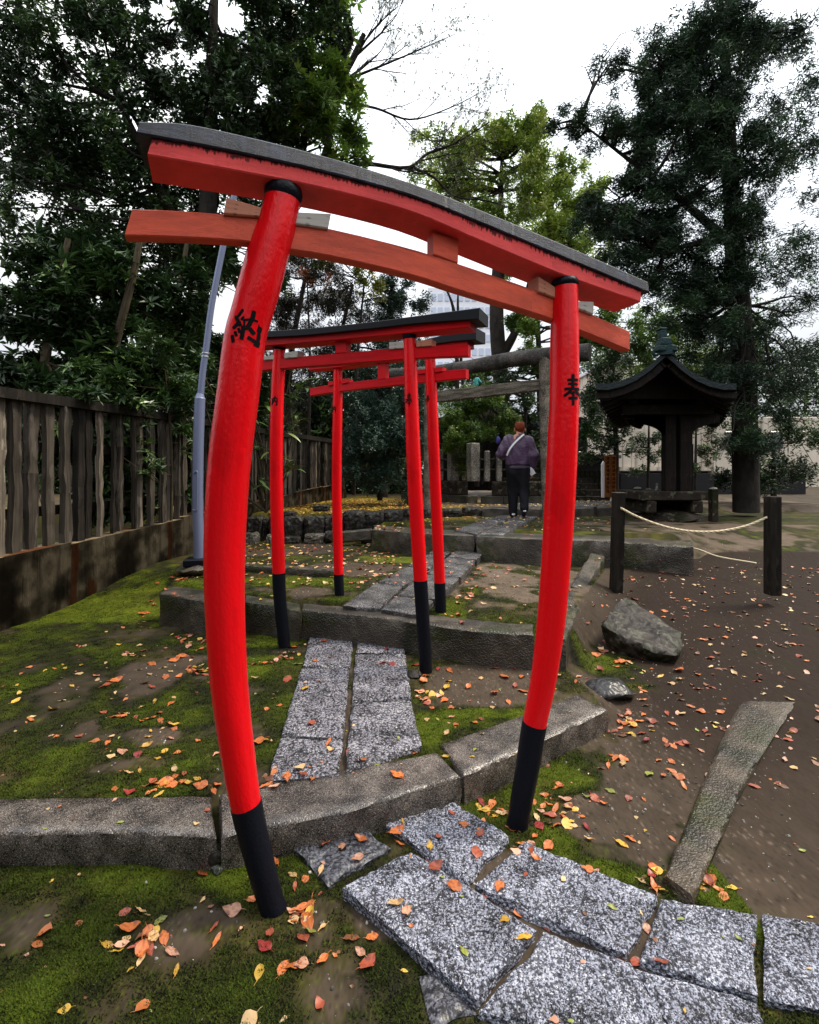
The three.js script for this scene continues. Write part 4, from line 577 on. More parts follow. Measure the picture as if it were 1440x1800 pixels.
// ---------- orange notice boards ----------
{
  const Z = 11.2, t = thing('notice_board', 'orange wooden notice board with two columns of dark brush lettering', 'sign', at(1072, 874, Z)); reseed(91);
  [[1068, 9.5], [1078.5, 9]].forEach(([px, w], col) => {
    const a = at(px, 874, Z), b = at(px, 801, Z), W_ = w * Z / F, H_ = b.y - a.y; const pl = part('plank', box(W_, H_, 0.04, a.x, a.y, a.z, -0.05, 0, 0.006), M.orange, t);
    const marks = []; for (let k = 0; k < 9; k++) { const y = b.y - 0.06 - k * H_ / 10.2, s = W_ * 0.62; for (let m = 0; m < 5; m++) { const hz = m < 3; const g = new THREE.BoxGeometry(hz ? s * rr(0.6, 1) : s * 0.16, hz ? s * 0.14 : s * rr(0.6, 0.95), 0.003); g.rotateZ(rr(-0.12, 0.12)); g.translate(a.x + (hz ? rr(-0.1, 0.1) : m === 3 ? -0.2 : 0.22) * s, y - (hz ? (m - 1) * s * 0.34 : 0), a.z + 0.0225); marks.push(g); } } part('lettering', merge(marks), M.ink, pl);
  });
  const w = at(1059.5, 874, Z + 0.1), top = at(1059.5, 811, Z + 0.1); const sh = new THREE.Shape(); const hw = 0.035, hh = top.y - w.y; sh.moveTo(-hw * 0.8, 0); sh.lineTo(hw * 0.8, 0); sh.lineTo(hw, hh - 0.07); sh.lineTo(0, hh); sh.lineTo(-hw, hh - 0.07); sh.closePath(); const g = new THREE.ExtrudeGeometry(sh, { depth: 0.05, bevelEnabled: true, bevelSize: 0.004, bevelThickness: 0.004, bevelSegments: 1 }); g.translate(w.x, w.y, w.z); single('marker_post', boxUV(g), M.white, 'slim white pointed marker post left of the orange notice board', 'post');
}
// ---------- stone fence and its wall ----------
{
  const t = thing('stone_fence', 'pale stone post fence on a mossy stone wall left of the person', 'fence', at(833, 882, 11)); reseed(17);
  const Zc = 11, cx = at(834, 0, Zc).x, yb = at(0, 884, Zc).y - 0.15, yt = at(0, 846, Zc).y; // corner of the low wall
  const blocks = (ax, az, bx, bz, n) => { for (let r = 0; r < 2; r++) for (let k = 0; k < n; k++) { const off = r * 0.5; const t0 = clamp((k + off - 0.0) / n), t1 = clamp((k + 1 + off) / n); if (t1 - t0 < 0.02) continue; const x = lerp(ax, bx, (t0 + t1) / 2), z = lerp(az, bz, (t0 + t1) / 2), L = Math.hypot(bx - ax, bz - az) * (t1 - t0), h = (yt - yb) / 2; part('stone_block', box(L - 0.012, h - 0.008, 0.3, x, yb + r * h, z, Math.atan2(-(bz - az), bx - ax), 0, 0.012), r ? M.pavStone : M.kerbDark, t); } };
  blocks(cx + 0.15, -Zc - 0.15, cx + 1.6, -Zc + 0.05, 3); blocks(cx - 0.02, -Zc - 0.15, cx - 1.5, -Zc - 2.2, 4);
  const pst = (px, y0, w, Z, big) => { const a = at(px, 847, Z), b = at(px, y0, Z), s = w * Z / F; part('post', box(s, b.y - a.y, big ? s : s * 0.9, a.x, yt - 0.005, a.z - s / 2, big ? 0.4 : 0.15, 0, 0.015), M.stonePost, t); };
  pst(833, 779, 17, 11, 1); pst(857, 793, 8.5, 11); pst(878, 794, 8.5, 11); pst(899, 795, 8.5, 10.9); pst(797, 790, 15, 12, 1); pst(775, 793, 8, 12.8); pst(816, 796, 6, 12.3);
  for (const y of [808, 826]) { const a = at(833, y, 11.15), b = at(905, y, 11.05); part('rail', tube([a, b], 0.022, 8), M.pavStone, t); const c = at(833, y, 11.15), d = at(770, y, 13); part('rail', tube([c, d], 0.022, 8), M.pavStone, t); }
}
{
  const t = thing('stone_fence', 'dark stone post fence in the shade between the red pillar and the orange notice board', 'fence', at(1030, 872, 13));
  for (let k = 0; k < 7; k++) { const px = 1006 + k * 8.2, a = at(px, 872, 13), b = at(px, 826, 13); part('post', box(0.075, b.y - a.y, 0.08, a.x, a.y, a.z, 0, 0, 0.01), M.pavStone, t); } const a = at(1030, 874, 13); part('base', box(0.95, 0.16, 0.3, a.x, a.y - 0.02, a.z), M.kerbDark, t); part('rail', box(0.9, 0.06, 0.05, a.x, a.y + 0.46, a.z), M.pavStone, t);
}
// ---------- shrine hall behind the trees ----------
{
  const t = thing('shrine_hall', 'shrine hall with dark tiled gable roof half hidden behind the shrubs', 'shrine hall', at(960, 860, 15)); const Z0 = 14.2;
  const a = at(842, 688, Z0), b = at(960, 752, Z0); // rake of the gable from ridge to eave
  const rows = 13; for (let k = 0; k < rows; k++) { const t0 = k / rows, p = a.clone().lerp(b, t0 + 0.5 / rows), len = a.distanceTo(b) / rows * 1.25; const g = new THREE.BoxGeometry(len, 0.06, 3.4, 1, 1, 1); g.rotateZ(Math.atan2(b.y - a.y, b.x - a.x) + 0.1); g.translate(p.x, p.y + 0.05 - 0.25 * Math.sin(Math.PI * (t0 + 0.04)), p.z - 1.7); part('tile_course', boxUV(g), M.tile, t); const rp = tube([V(p.x, p.y + 0.1 - 0.25 * Math.sin(Math.PI * (t0 + 0.04)), p.z + 0.02), V(p.x, p.y + 0.1 - 0.25 * Math.sin(Math.PI * (t0 + 0.04)), p.z - 0.25)], 0.06, 10); part('end_tile', rp, M.tile, t); }
  part('ridge', box(0.3, 0.34, 3.6, a.x, a.y - 0.05, a.z - 1.75), M.tile, t); part('barge_board', beam([a.clone().add(V(0, -0.06, 0.03)), a.clone().lerp(b, 0.5).add(V(0, -0.32, 0.03)), b.clone().add(V(0, -0.06, 0.03))], [a.clone().add(V(0, -0.24, 0.03)), a.clone().lerp(b, 0.5).add(V(0, -0.5, 0.03)), b.clone().add(V(0, -0.22, 0.03))], V(0, 0, 1), 0.08), M.pavWood, t);
  const wl = at(800, 862, Z0 + 0.5), wr = at(1000, 862, Z0 + 0.5); part('wall', box(wr.x - wl.x + 1, 2.1, 0.15, (wl.x + wr.x) / 2, wl.y, wl.z), M.pavWood, t); for (let k = 0; k < 8; k++) part('post', box(0.16, 2.1, 0.16, wl.x + k * 0.5, wl.y, wl.z + 0.12), M.pavWood, t);
  { const p = at(948, 846, 13.6); part('paper_panel', box(0.42, 0.9, 0.06, p.x, p.y, p.z), M.stonePost, t); }
  const e = at(838, 677, Z0 - 0.1); const fin = spline([[838, 679], [837, 671], [839, 666], [842, 669], [847, 675], [856, 679]].map(([x, y]) => at(x, y, Z0 - 0.1)), 16); part('ridge_ornament', merge([tube(fin, fin.map((_, i) => lerp(0.075, 0.02, i / 16)), 10), box(0.2, 0.14, 0.1, e.x, e.y - 0.1, e.z)]), M.teal, t);
}
// ---------- beige building, low dark wall, pale tower ----------
{
  const Z = 24, t = thing('building', 'plain beige building with stacked wall panels behind the pavilion', 'building', at(1190, 875, Z)); const X = (px) => at(px, 0, Z).x, Y = (py) => at(0, py, Z).y;
  const bx = (x0, x1, y0, y1, d, off, m, name, par = t) => part(name, box(X(x1) - X(x0), Y(y0) - Y(y1), d, (X(x0) + X(x1)) / 2, Y(y1), -Z - d / 2 + off, 0, 0, 0.02), m, par);
  const ys = [644, 693, 738, 795.5, 822]; for (let r = 0; r < 4; r++) { const xs = [1062, 1110, 1158, 1206, 1243]; for (let k = 0; k < 4; k++) bx(xs[k] + 0.3, xs[k + 1] - 0.3, ys[r] + 0.5, ys[r + 1] - 0.5, 0.3, 0, M.beige, 'wall_panel'); }
  bx(1060, 1243, 644, 880, 5, -0.32, M.beige, 'wall'); bx(1056, 1250, 638, 644, 5.4, 0.12, M.white, 'parapet'); bx(1090, 1243, 822, 828, 0.5, 0.35, M.beige, 'ledge');
  bx(1244, 1440, 735, 880, 5, 0.5, M.beige, 'side_wing'); bx(1091, 1243, 829, 872, 0.2, 0.05, M.dark, 'dark_ground_floor'); for (const x of [1096, 1106, 1118, 1130]) bx(x, x + 7, 838, 858, 0.1, 0.2, M.glassDark, 'window');
  for (const x of [1262, 1300, 1340]) { const w = bx(x, x + 20, 760, 790, 0.1, 0.6, M.glassDark, 'window'); }
}
{
  const a = at(1100, 872, 16), b = at(1400, 872, 16), y = at(0, 832, 16).y; single('wall', box(b.x - a.x + 0.4, y - a.y + 0.2, 0.25, (a.x + b.x) / 2, a.y - 0.2, a.z), M.dark, 'low dark boundary wall behind the pavilion base', 'wall');
  const c = at(985, 876, 15.5), d = at(1075, 876, 15.5), y2 = at(0, 806, 15.5).y; const t = thing('shed', 'low dark shed behind the orange notice board', 'shed', at(1035, 872, 15.5)); part('wall', box(d.x - c.x, y2 - c.y, 1.6, (c.x + d.x) / 2, c.y, c.z - 0.8), M.dark, t); part('roof', box(d.x - c.x + 0.4, 0.1, 2, (c.x + d.x) / 2, y2, c.z - 0.75), M.tile, t);
}
{
  const Z = 75, t = thing('tower_block', 'pale high-rise tower far behind the trees', 'building', at(800, 840, Z)); const X = (px) => at(px, 0, Z).x, Y = (py) => at(0, py, Z).y;
  part('wall', box(X(868) - X(752), Y(505) - Y(845), 9, (X(752) + X(868)) / 2, Y(845), -Z - 4.6, 0, 0, 0.05), M.tower, t);
  for (let r = 0; r < 9; r++) for (let k = 0; k < 9; k++) { const x = 758 + k * 12, y = 516 + r * 24; part('window', box(X(x + 8) - X(x), Y(y) - Y(y + 13), 0.2, (X(x) + X(x + 8)) / 2, Y(y + 13), -Z - 0.08, 0, 0, 0.02), M.towerGlass, t); }
}
{
  const Z = 62, t = thing('tower_block', 'lower pale building left of the high-rise tower', 'building', at(720, 840, Z)); const X = (px) => at(px, 0, Z).x, Y = (py) => at(0, py, Z).y; part('wall', box(X(752) - X(690), Y(600) - Y(845), 7, (X(752) + X(690)) / 2, Y(845), -Z - 3.6), M.tower, t); for (let r = 0; r < 6; r++) for (let k = 0; k < 5; k++) { const x = 694 + k * 11, y = 610 + r * 24; part('window', box(X(x + 7) - X(x), Y(y) - Y(y + 12), 0.2, (X(x) + X(x + 7)) / 2, Y(y + 12), -Z - 0.06), M.towerGlass, t); }
}
// ---------- person ----------
function blob(bones, cell, kk = 0.03, o = {}) { // one smooth surface round tapered bones [ax,ay,az, bx,by,bz, ra, rb, (flatten z)]
  let lo = V(9, 9, 9), hi = V(-9, -9, -9); for (const b of bones) for (const [x, y, z, r] of [[b[0], b[1], b[2], b[6]], [b[3], b[4], b[5], b[7]]]) { lo.min(V(x - r, y - r, z - r)); hi.max(V(x + r, y + r, z + r)); } const pad = cell * 3 + 0.02; lo.subScalar(pad); hi.addScalar(pad);
  const ext = hi.clone().sub(lo), size = Math.max(ext.x, ext.y, ext.z), N = Math.min(140, Math.ceil(size / cell)), mc = new MarchingCubes(N, new THREE.MeshStandardMaterial(), false, false, 400000), c = lo.clone().add(hi).multiplyScalar(0.5), hs = size / 2;
  const p = V(), A = V(), AB = V(); for (let k = 0; k < N; k++) for (let j = 0; j < N; j++) for (let i = 0; i < N; i++) {
    p.set((i - N / 2) / (N / 2) * hs + c.x, (j - N / 2) / (N / 2) * hs + c.y, (k - N / 2) / (N / 2) * hs + c.z); if (p.x < lo.x || p.y < lo.y || p.z < lo.z || p.x > hi.x || p.y > hi.y || p.z > hi.z) { mc.field[k * N * N + j * N + i] = -1; continue; }
    let d = 9; for (const b of bones) { A.set(b[0], b[1], b[2]); AB.set(b[3] - b[0], b[4] - b[1], b[5] - b[2]); const l2 = AB.lengthSq() || 1e-9, t = clamp(((p.x - A.x) * AB.x + (p.y - A.y) * AB.y + (p.z - A.z) * AB.z) / l2); const fz = b[8] || 1, dx = p.x - A.x - AB.x * t, dy = p.y - A.y - AB.y * t, dz = (p.z - A.z - AB.z * t) / fz; const e = Math.hypot(dx, dy, dz) - lerp(b[6], b[7], t); const h = Math.max(kk - Math.abs(d - e), 0) / kk; d = Math.min(d, e) - h * h * kk * 0.25; }
    if (o.wrinkle) d += o.wrinkle * (noise3(p.x * 14, p.y * 9 + p.x * 10, p.z * 14, 6) - 0.5);
    mc.field[k * N * N + j * N + i] = -d;
  }
  mc.isolation = 0; mc.update(); const n = mc.count; const g = new THREE.BufferGeometry(); const pos = new Float32Array(mc.positionArray.subarray(0, n * 3)); for (let i = 0; i < n; i++) { pos[i * 3] = pos[i * 3] * hs + c.x; pos[i * 3 + 1] = pos[i * 3 + 1] * hs + c.y; pos[i * 3 + 2] = pos[i * 3 + 2] * hs + c.z; }
  g.setAttribute('position', new THREE.BufferAttribute(pos, 3)); const m = mergeVertices(g, 1e-4); m.computeVertexNormals(); return boxUV2(m);
}
function boxUV2(g) { const p = g.attributes.position, uv = new Float32Array(p.count * 2); for (let i = 0; i < p.count; i++) { uv[i * 2] = p.getX(i) + p.getZ(i); uv[i * 2 + 1] = p.getY(i); } g.setAttribute('uv', new THREE.BufferAttribute(uv, 2)); return g; }
{
  const Z = 8.65, foot = at(910, 909, Z), t = new THREE.Group(); foot.y = 0.692; t.name = numbered('person'); t.position.copy(foot); t.rotation.y = -0.12; t.scale.setScalar(0.94); scene.add(t); tag(t, 'person seen from behind walking away in purple jacket, black trousers and pale shoulder strap', 'person');
  const skin = std({ color: lin(0.45, 0.22, 0.15), roughness: 0.6 }), jac = phy({ color: lin(0.062, 0.03, 0.07), roughness: 0.42, bumpMap: rep(T.noise, 3), bumpScale: 0.01 }), tro = std({ color: lin(0.008, 0.008, 0.011), roughness: 0.8 }), hairM = std({ color: lin(0.16, 0.025, 0.006), roughness: 0.6, bumpMap: rep(T.fine, 3), bumpScale: 0.006 }), white = std({ color: lin(0.72, 0.7, 0.7), roughness: 0.6 }), shoe = std({ color: lin(0.03, 0.03, 0.035), roughness: 0.6 });
  const add = (name, g, m, par = t) => { const q = new THREE.Mesh(g, m); q.name = name; par.add(q); return q; };
  // y up, walking towards -z; +x is the person's right as seen from behind
  const LS = [-0.17, 1.4, -0.03], RS = [0.19, 1.38, -0.02], LE = [-0.31, 1.14, 0.02], RE = [0.29, 1.1, 0.06], LH = [-0.26, 1.06, -0.22], RH = [0.27, 0.84, -0.02];
  const b = (p, q, r0, r1, f) => [...p, ...q, r0, r1, f];
  const hand = (w, s, down) => { const out = []; const P = V(...w), dir = down ? V(0, -1, -0.15).normalize() : V(0.25 * s, 0.2, -0.9).normalize(), side = down ? V(0, 0, -1) : V(0, 1, 0.2).normalize(); out.push(b([P.x, P.y, P.z], P.clone().addScaledVector(dir, 0.075).toArray(), 0.026, 0.03)); for (let k = 0; k < 4; k++) { const base = P.clone().addScaledVector(dir, 0.085).addScaledVector(side, (k - 1.5) * 0.019), L = [0.062, 0.07, 0.066, 0.05][k]; const m = base.clone().addScaledVector(dir, L * 0.55).add(V(-0.01 * s, 0, 0)), e = m.clone().addScaledVector(dir, L * 0.35).add(V(-0.022 * s, 0, 0)); out.push(b(base.toArray(), m.toArray(), 0.0095, 0.009), b(m.toArray(), e.toArray(), 0.009, 0.0075)); } const th = P.clone().addScaledVector(dir, 0.03).addScaledVector(side, 0.03); out.push(b(th.toArray(), th.clone().addScaledVector(dir, 0.045).addScaledVector(side, 0.025).add(V(-0.015 * s, 0, 0)).toArray(), 0.012, 0.009)); return out; };
  const HD = V(0.045, 1.585, -0.075);
  const headB = [b([HD.x, HD.y + 0.03, HD.z + 0.012], [HD.x + 0.006, HD.y - 0.03, HD.z - 0.02], 0.088, 0.07), b([HD.x + 0.012, HD.y - 0.07, HD.z - 0.05], [HD.x + 0.012, HD.y - 0.05, HD.z - 0.04], 0.045, 0.055), b([HD.x + 0.03, HD.y - 0.005, HD.z - 0.105], [HD.x + 0.03, HD.y - 0.025, HD.z - 0.115], 0.012, 0.016), b([HD.x + 0.1, HD.y + 0.0, HD.z + 0.012], [HD.x + 0.099, HD.y - 0.035, HD.z + 0.006], 0.014, 0.01), b([HD.x - 0.092, HD.y + 0.005, HD.z + 0.012], [HD.x - 0.09, HD.y - 0.03, HD.z + 0.006], 0.014, 0.01), b([0.02, 1.42, -0.02], [0.035, 1.53, -0.05], 0.062, 0.058)];
  const body = blob([b([0, 0.95, 0], [0.005, 1.2, 0], 0.13, 0.15, 0.75), b([0.005, 1.2, 0], [0.01, 1.36, -0.01], 0.15, 0.14, 0.7), b(LS, LE, 0.055, 0.042), b(LE, LH, 0.042, 0.028), b(RS, RE, 0.055, 0.042), b(RE, RH, 0.042, 0.028), b([-0.075, 0.92, 0], [-0.08, 0.5, -0.07], 0.085, 0.055), b([-0.08, 0.5, -0.07], [-0.075, 0.1, -0.05], 0.055, 0.04), b([0.08, 0.92, 0], [0.11, 0.5, 0.0], 0.085, 0.055), b([0.11, 0.5, 0.0], [0.1, 0.19, 0.19], 0.055, 0.04)], 0.014, 0.04);
  const parts = [body, blob(headB, 0.0045, 0.025), blob(hand(RH, 1, true), 0.0035, 0.01), blob(hand(LH, -1, false), 0.0035, 0.01)].map((g) => { const q = g.toNonIndexed(); return q; });
  add('body', mergeGeometries(parts), skin);
  const eyes = []; for (const s of [-1, 1]) { const g = new THREE.SphereGeometry(0.011, 10, 8); g.translate(HD.x + 0.03 + s * 0.032, HD.y + 0.005, HD.z - 0.082); eyes.push(g); } add('eyes', merge(eyes), shoe);
  const mouth = new THREE.CapsuleGeometry(0.006, 0.035, 4, 8); mouth.rotateZ(Math.PI / 2); mouth.translate(HD.x + 0.028, HD.y - 0.062, HD.z - 0.092); add('mouth', mouth, std({ color: lin(0.3, 0.08, 0.07), roughness: 0.5 }));
  add('hair', blob([b([HD.x, HD.y + 0.045, HD.z + 0.022], [HD.x + 0.004, HD.y + 0.05, HD.z - 0.03], 0.091, 0.078), b([HD.x, HD.y + 0.01, HD.z + 0.045], [HD.x, HD.y - 0.03, HD.z + 0.045], 0.066, 0.045), b([HD.x - 0.03, HD.y + 0.1, HD.z], [HD.x + 0.05, HD.y + 0.105, HD.z - 0.03], 0.04, 0.045)], 0.006, 0.03, { wrinkle: 0.022 }), hairM);
  const j = add('jacket', blob([b([-0.07, 0.98, 0.0], [-0.06, 1.25, 0.005], 0.145, 0.155, 0.85), b([0.08, 0.97, 0.0], [0.07, 1.25, 0.005], 0.145, 0.155, 0.85), b([-0.1, 1.36, -0.015], [0.12, 1.35, -0.01], 0.105, 0.105, 0.95), b([0.02, 1.4, -0.01], [0.03, 1.45, -0.03], 0.085, 0.07), b(LS, LE, 0.09, 0.075), b(LE, [-0.27, 1.08, -0.15], 0.075, 0.055), b(RS, RE, 0.09, 0.078), b(RE, [0.275, 0.92, 0.01], 0.085, 0.06)], 0.012, 0.045, { wrinkle: 0.035 }), jac);
  const hem = new THREE.TorusGeometry(0.2, 0.022, 10, 40); hem.rotateX(Math.PI / 2); hem.scale(1.02, 1.3, 0.68); hem.translate(0.005, 0.895, 0.0); add('hem', hem, jac, j);
  const col = new THREE.TorusGeometry(0.07, 0.017, 8, 24); col.rotateX(Math.PI / 2 + 0.25); col.translate(0.028, 1.475, -0.03); add('collar', col, jac, j);
  add('trousers', blob([b([-0.07, 0.9, 0], [0.08, 0.9, 0], 0.15, 0.15, 0.85), b([-0.08, 0.8, 0], [-0.08, 0.48, -0.07], 0.132, 0.098), b([-0.08, 0.48, -0.07], [-0.075, 0.07, -0.05], 0.092, 0.08), b([0.085, 0.8, 0], [0.11, 0.47, 0.0], 0.128, 0.095), b([0.11, 0.47, 0.0], [0.1, 0.17, 0.2], 0.09, 0.072)], 0.012, 0.05, { wrinkle: 0.02 }), tro);
  for (const [x, z, up] of [[-0.075, -0.06, 0], [0.1, 0.17, 0.085]]) { const g = blob([b([x, 0.045 + up, z + 0.05], [x, 0.035, z - 0.12 + up * 0.4], 0.045, 0.036)], 0.008, 0.02); const s = add('shoe', g, shoe); const h = new THREE.SphereGeometry(0.036, 14, 10); h.scale(0.85, 0.55, 0.4); h.translate(x, 0.042 + up, z + 0.085); add('heel', h, white, s); }
  // strap from right shoulder to left hip, following the back
  const sp = spline([V(0.13, 1.475, -0.06), V(0.1, 1.478, 0.05), V(0.03, 1.42, 0.115), V(-0.08, 1.31, 0.15), V(-0.165, 1.19, 0.15), V(-0.2, 1.1, 0.12)], 24); const sg = fromGrid((i, k) => { const p = sp[i], tn = sp[Math.min(24, i + 1)].clone().sub(sp[Math.max(0, i - 1)]).normalize(), o = V(p.x * 0.6, 0.25, 1).normalize(), s = tn.clone().cross(o).normalize(); const cs = [[-1, 0], [1, 0], [1, 1], [-1, 1], [-1, 0]][k]; return p.clone().addScaledVector(s, cs[0] * 0.015).addScaledVector(o, cs[1] * 0.008 + 0.012); }, 24, 4, () => [0, 0]); add('shoulder_strap', toCreasedNormals(sg, 0.6), white);
}
{
  const p = at(934, 828, 8.6); const g = new THREE.BoxGeometry(0.09, 0.14, 0.004, 6, 8, 1), q = g.attributes.position; for (let i = 0; i < q.count; i++) q.setZ(i, q.getZ(i) + 0.02 * Math.sin(q.getY(i) * 30) + 0.01 * q.getX(i)); g.rotateZ(0.5); g.rotateY(-0.4); g.translate(p.x, p.y, p.z); single('paper', boxUV(g), M.white, 'folded white paper in the right hand of the walking person', 'paper');
  const c = at(874, 773, 8.7); const b = rockGeo(0.045, 0.065, 0.04, 83, 4, 3); b.translate(c.x + 0.03, c.y, c.z - 0.1); single('bag', b, std({ color: lin(0.05, 0.045, 0.2), roughness: 0.5 }), 'small blue bag held in front by the left arm of the walking person', 'bag');
}
// ---------- plants ----------
function leafTris(out, p, dir, nrm, L, w, fold) { const s = dir.clone().cross(nrm).normalize(), m = p.clone().addScaledVector(dir, L * 0.45), e = p.clone().addScaledVector(dir, L).addScaledVector(nrm, -L * 0.15); const l = m.clone().addScaledVector(s, w / 2).addScaledVector(nrm, fold), r = m.clone().addScaledVector(s, -w / 2).addScaledVector(nrm, fold); for (const q of [p, l, e, p, e, r]) out.push(q.x, q.y, q.z); }
function sprig(n, R, L, w, spread = 1, up = 0.25) { // leaves round a short twig
  const out = []; const tw = V(0, R * 1.2, 0);
  for (let k = 0; k < n; k++) { const t = rnd(), p = V(rr(-1, 1), 0, rr(-1, 1)).multiplyScalar(R * 0.75 * rnd()).add(V(0, R * 1.6 * (t - 0.5), 0)), a = rr(0, 6.283), dir = V(Math.cos(a) * spread, rr(-0.5, 0.6) + up, Math.sin(a) * spread).normalize(), nr = V(rr(-0.6, 0.6), 1, rr(-0.6, 0.6)); nr.addScaledVector(dir, -nr.dot(dir)).normalize(); const k2 = rr(0.7, 1.25); leafTris(out, p, dir, nr, L * k2, w * k2, w * 0.12); }
  const g = new THREE.BufferGeometry(); g.setAttribute('position', new THREE.Float32BufferAttribute(out, 3)); g.computeVertexNormals(); return g;
}
function whorl(n, L, w) { // leaves radiating from a shoot tip
  const out = []; for (let k = 0; k < n; k++) { const a = k * 2.4 + rr(-0.3, 0.3), el = rr(-0.35, 0.7), dir = V(Math.cos(a) * Math.cos(el), Math.sin(el), Math.sin(a) * Math.cos(el)), nr = V(0, 1, 0); nr.addScaledVector(dir, -nr.dot(dir)).normalize(); const s = rr(0.75, 1.2); leafTris(out, V(0, rr(-0.02, 0.02), 0), dir, nr, L * s, w * s, w * 0.1); } const g = new THREE.BufferGeometry(); g.setAttribute('position', new THREE.Float32BufferAttribute(out, 3)); g.computeVertexNormals(); return g;
}
// c: { clumps: [[px,py,Z, rx px, ry px, rz m, n]], sprigs, mat, cols, sub, scale, trunk: [[px,py,Z,r]...], limbs }
function plant(name, label, cat, c, group) {
  reseed(c.seed || 1); const b0 = c.base; const t = thing(name, label, cat, b0, group); const mats = []; const subs = [];
  for (const [px, py, Z, rx, ry, rz, n] of c.clumps) {
    const cen = at(px, py, Z), ex = rx * Z / F, ey = ry * Z / F, k = Math.max(3, Math.round((c.sub || 9) * (0.6 + 0.8 * rnd())));
    for (let i = 0; i < k; i++) { const u = V(rr(-1, 1), rr(-1, 1), rr(-1, 1)); if (u.length() > 1) u.normalize().multiplyScalar(rr(0.6, 1.05)); const s = rr(0.28, 0.5); const sc = V(cen.x + u.x * ex, cen.y + u.y * ey, cen.z + u.z * rz), tone = rr(0, 1); subs.push(sc); const m = Math.round(n / k); for (let q = 0; q < m; q++) { const d = V(rr(-1, 1), rr(-1, 1), rr(-1, 1)).normalize().multiplyScalar(Math.pow(rnd(), 0.55)); mats.push([sc.x + d.x * ex * s, sc.y + d.y * ey * s * (c.flat || 1) - (c.droop || 0) * d.x * d.x, sc.z + d.z * rz * s, tone]); } }
  }
  const o = new THREE.Object3D(), col = new THREE.Color(), nS = c.sprigs.length;
  for (let s = 0; s < nS; s++) { const list = mats.filter((_, i) => i % nS === s); const im = new THREE.InstancedMesh(c.sprigs[s], c.mat, list.length); list.forEach(([x, y, z, tone], i) => { o.position.set(x - b0.x, y - b0.y, z - b0.z); o.rotation.set(rr(-0.7, 0.7), rr(0, 6.3), rr(-0.7, 0.7)); const k = rr(0.7, 1.3) * (c.scale || 1); o.scale.set(k, k, k); o.updateMatrix(); im.setMatrixAt(i, o.matrix); const cc = c.cols[Math.min(c.cols.length - 1, Math.floor(Math.pow(rnd() * 0.5 + tone * 0.5, c.colPow || 1.4) * c.cols.length))], br = rr(0.7, 1.3); col.setRGB(cc[0] * br, cc[1] * br, cc[2] * br); im.setColorAt(i, col); }); im.name = 'foliage'; im.userData.kind = 'stuff'; t.add(im); }
  const wood = []; if (c.trunk) for (const tr of c.trunk) { const P = tr.map((a) => at(a[0], a[1], a[2])), sp = spline(P, 18), R = resample(tr.map((a) => [a[3]]), 18).map((a) => a[0]); part('trunk', tube(sp, R, 12, true, 0.8), c.bark || M.bark, t); wood.push(...sp.slice(6)); }
  if (c.limbs && wood.length) { const L = []; for (let i = 0; i < Math.min(c.limbs, subs.length); i++) { const s = subs[Math.floor(i * subs.length / Math.min(c.limbs, subs.length))]; let best = wood[0], bd = 1e9; for (const w of wood) { const d = w.distanceTo(s) + Math.max(0, w.y - s.y) * 0.8; if (d < bd) { bd = d; best = w; } } const r = c.limbR || 0.04; const [g, pts] = limb(best, s, r, r * 0.2, 0.12); L.push(g); for (let q = 0; q < 2; q++) L.push(limb(pts[3], s.clone().add(V(rr(-1, 1), rr(-0.6, 0.8), rr(-1, 1)).multiplyScalar(bd * 0.3)), r * 0.4, r * 0.1, 0.15, 5, 3)[0]); } part('limbs', merge(L), c.bark || M.bark, t); }
  return t;
}
reseed(3);
const SP = { broad: [sprig(12, 0.1, 0.085, 0.036), sprig(12, 0.11, 0.095, 0.04)], mid: [sprig(14, 0.12, 0.07, 0.032), sprig(14, 0.13, 0.08, 0.034)], tiny: [sprig(18, 0.1, 0.045, 0.022), sprig(18, 0.1, 0.05, 0.024)], needle: [sprig(20, 0.11, 0.08, 0.017, 1, 0.05), sprig(20, 0.12, 0.075, 0.019, 1, 0.05)], wh: [whorl(9, 0.16, 0.05), whorl(8, 0.14, 0.048)] };
const L1 = leafMat(1, 1, 1, 0.35, 0.34), L2 = leafMat(1, 1, 1, 0.55, 0.45), L3 = leafMat(1, 1, 1, 0.3, 0.3);
const dark = [[0.02, 0.042, 0.014], [0.034, 0.072, 0.022], [0.06, 0.115, 0.034], [0.12, 0.2, 0.055]], bluish = [[0.018, 0.04, 0.03], [0.032, 0.065, 0.046], [0.055, 0.1, 0.07], [0.1, 0.15, 0.11]], yell = [[0.16, 0.24, 0.03], [0.26, 0.36, 0.05], [0.38, 0.46, 0.09], [0.46, 0.48, 0.16]], fresh = [[0.06, 0.12, 0.018], [0.11, 0.2, 0.025], [0.18, 0.29, 0.035], [0.28, 0.38, 0.06]], brown = [[0.03, 0.028, 0.018], [0.045, 0.04, 0.024], [0.06, 0.06, 0.03], [0.1, 0.09, 0.04]];

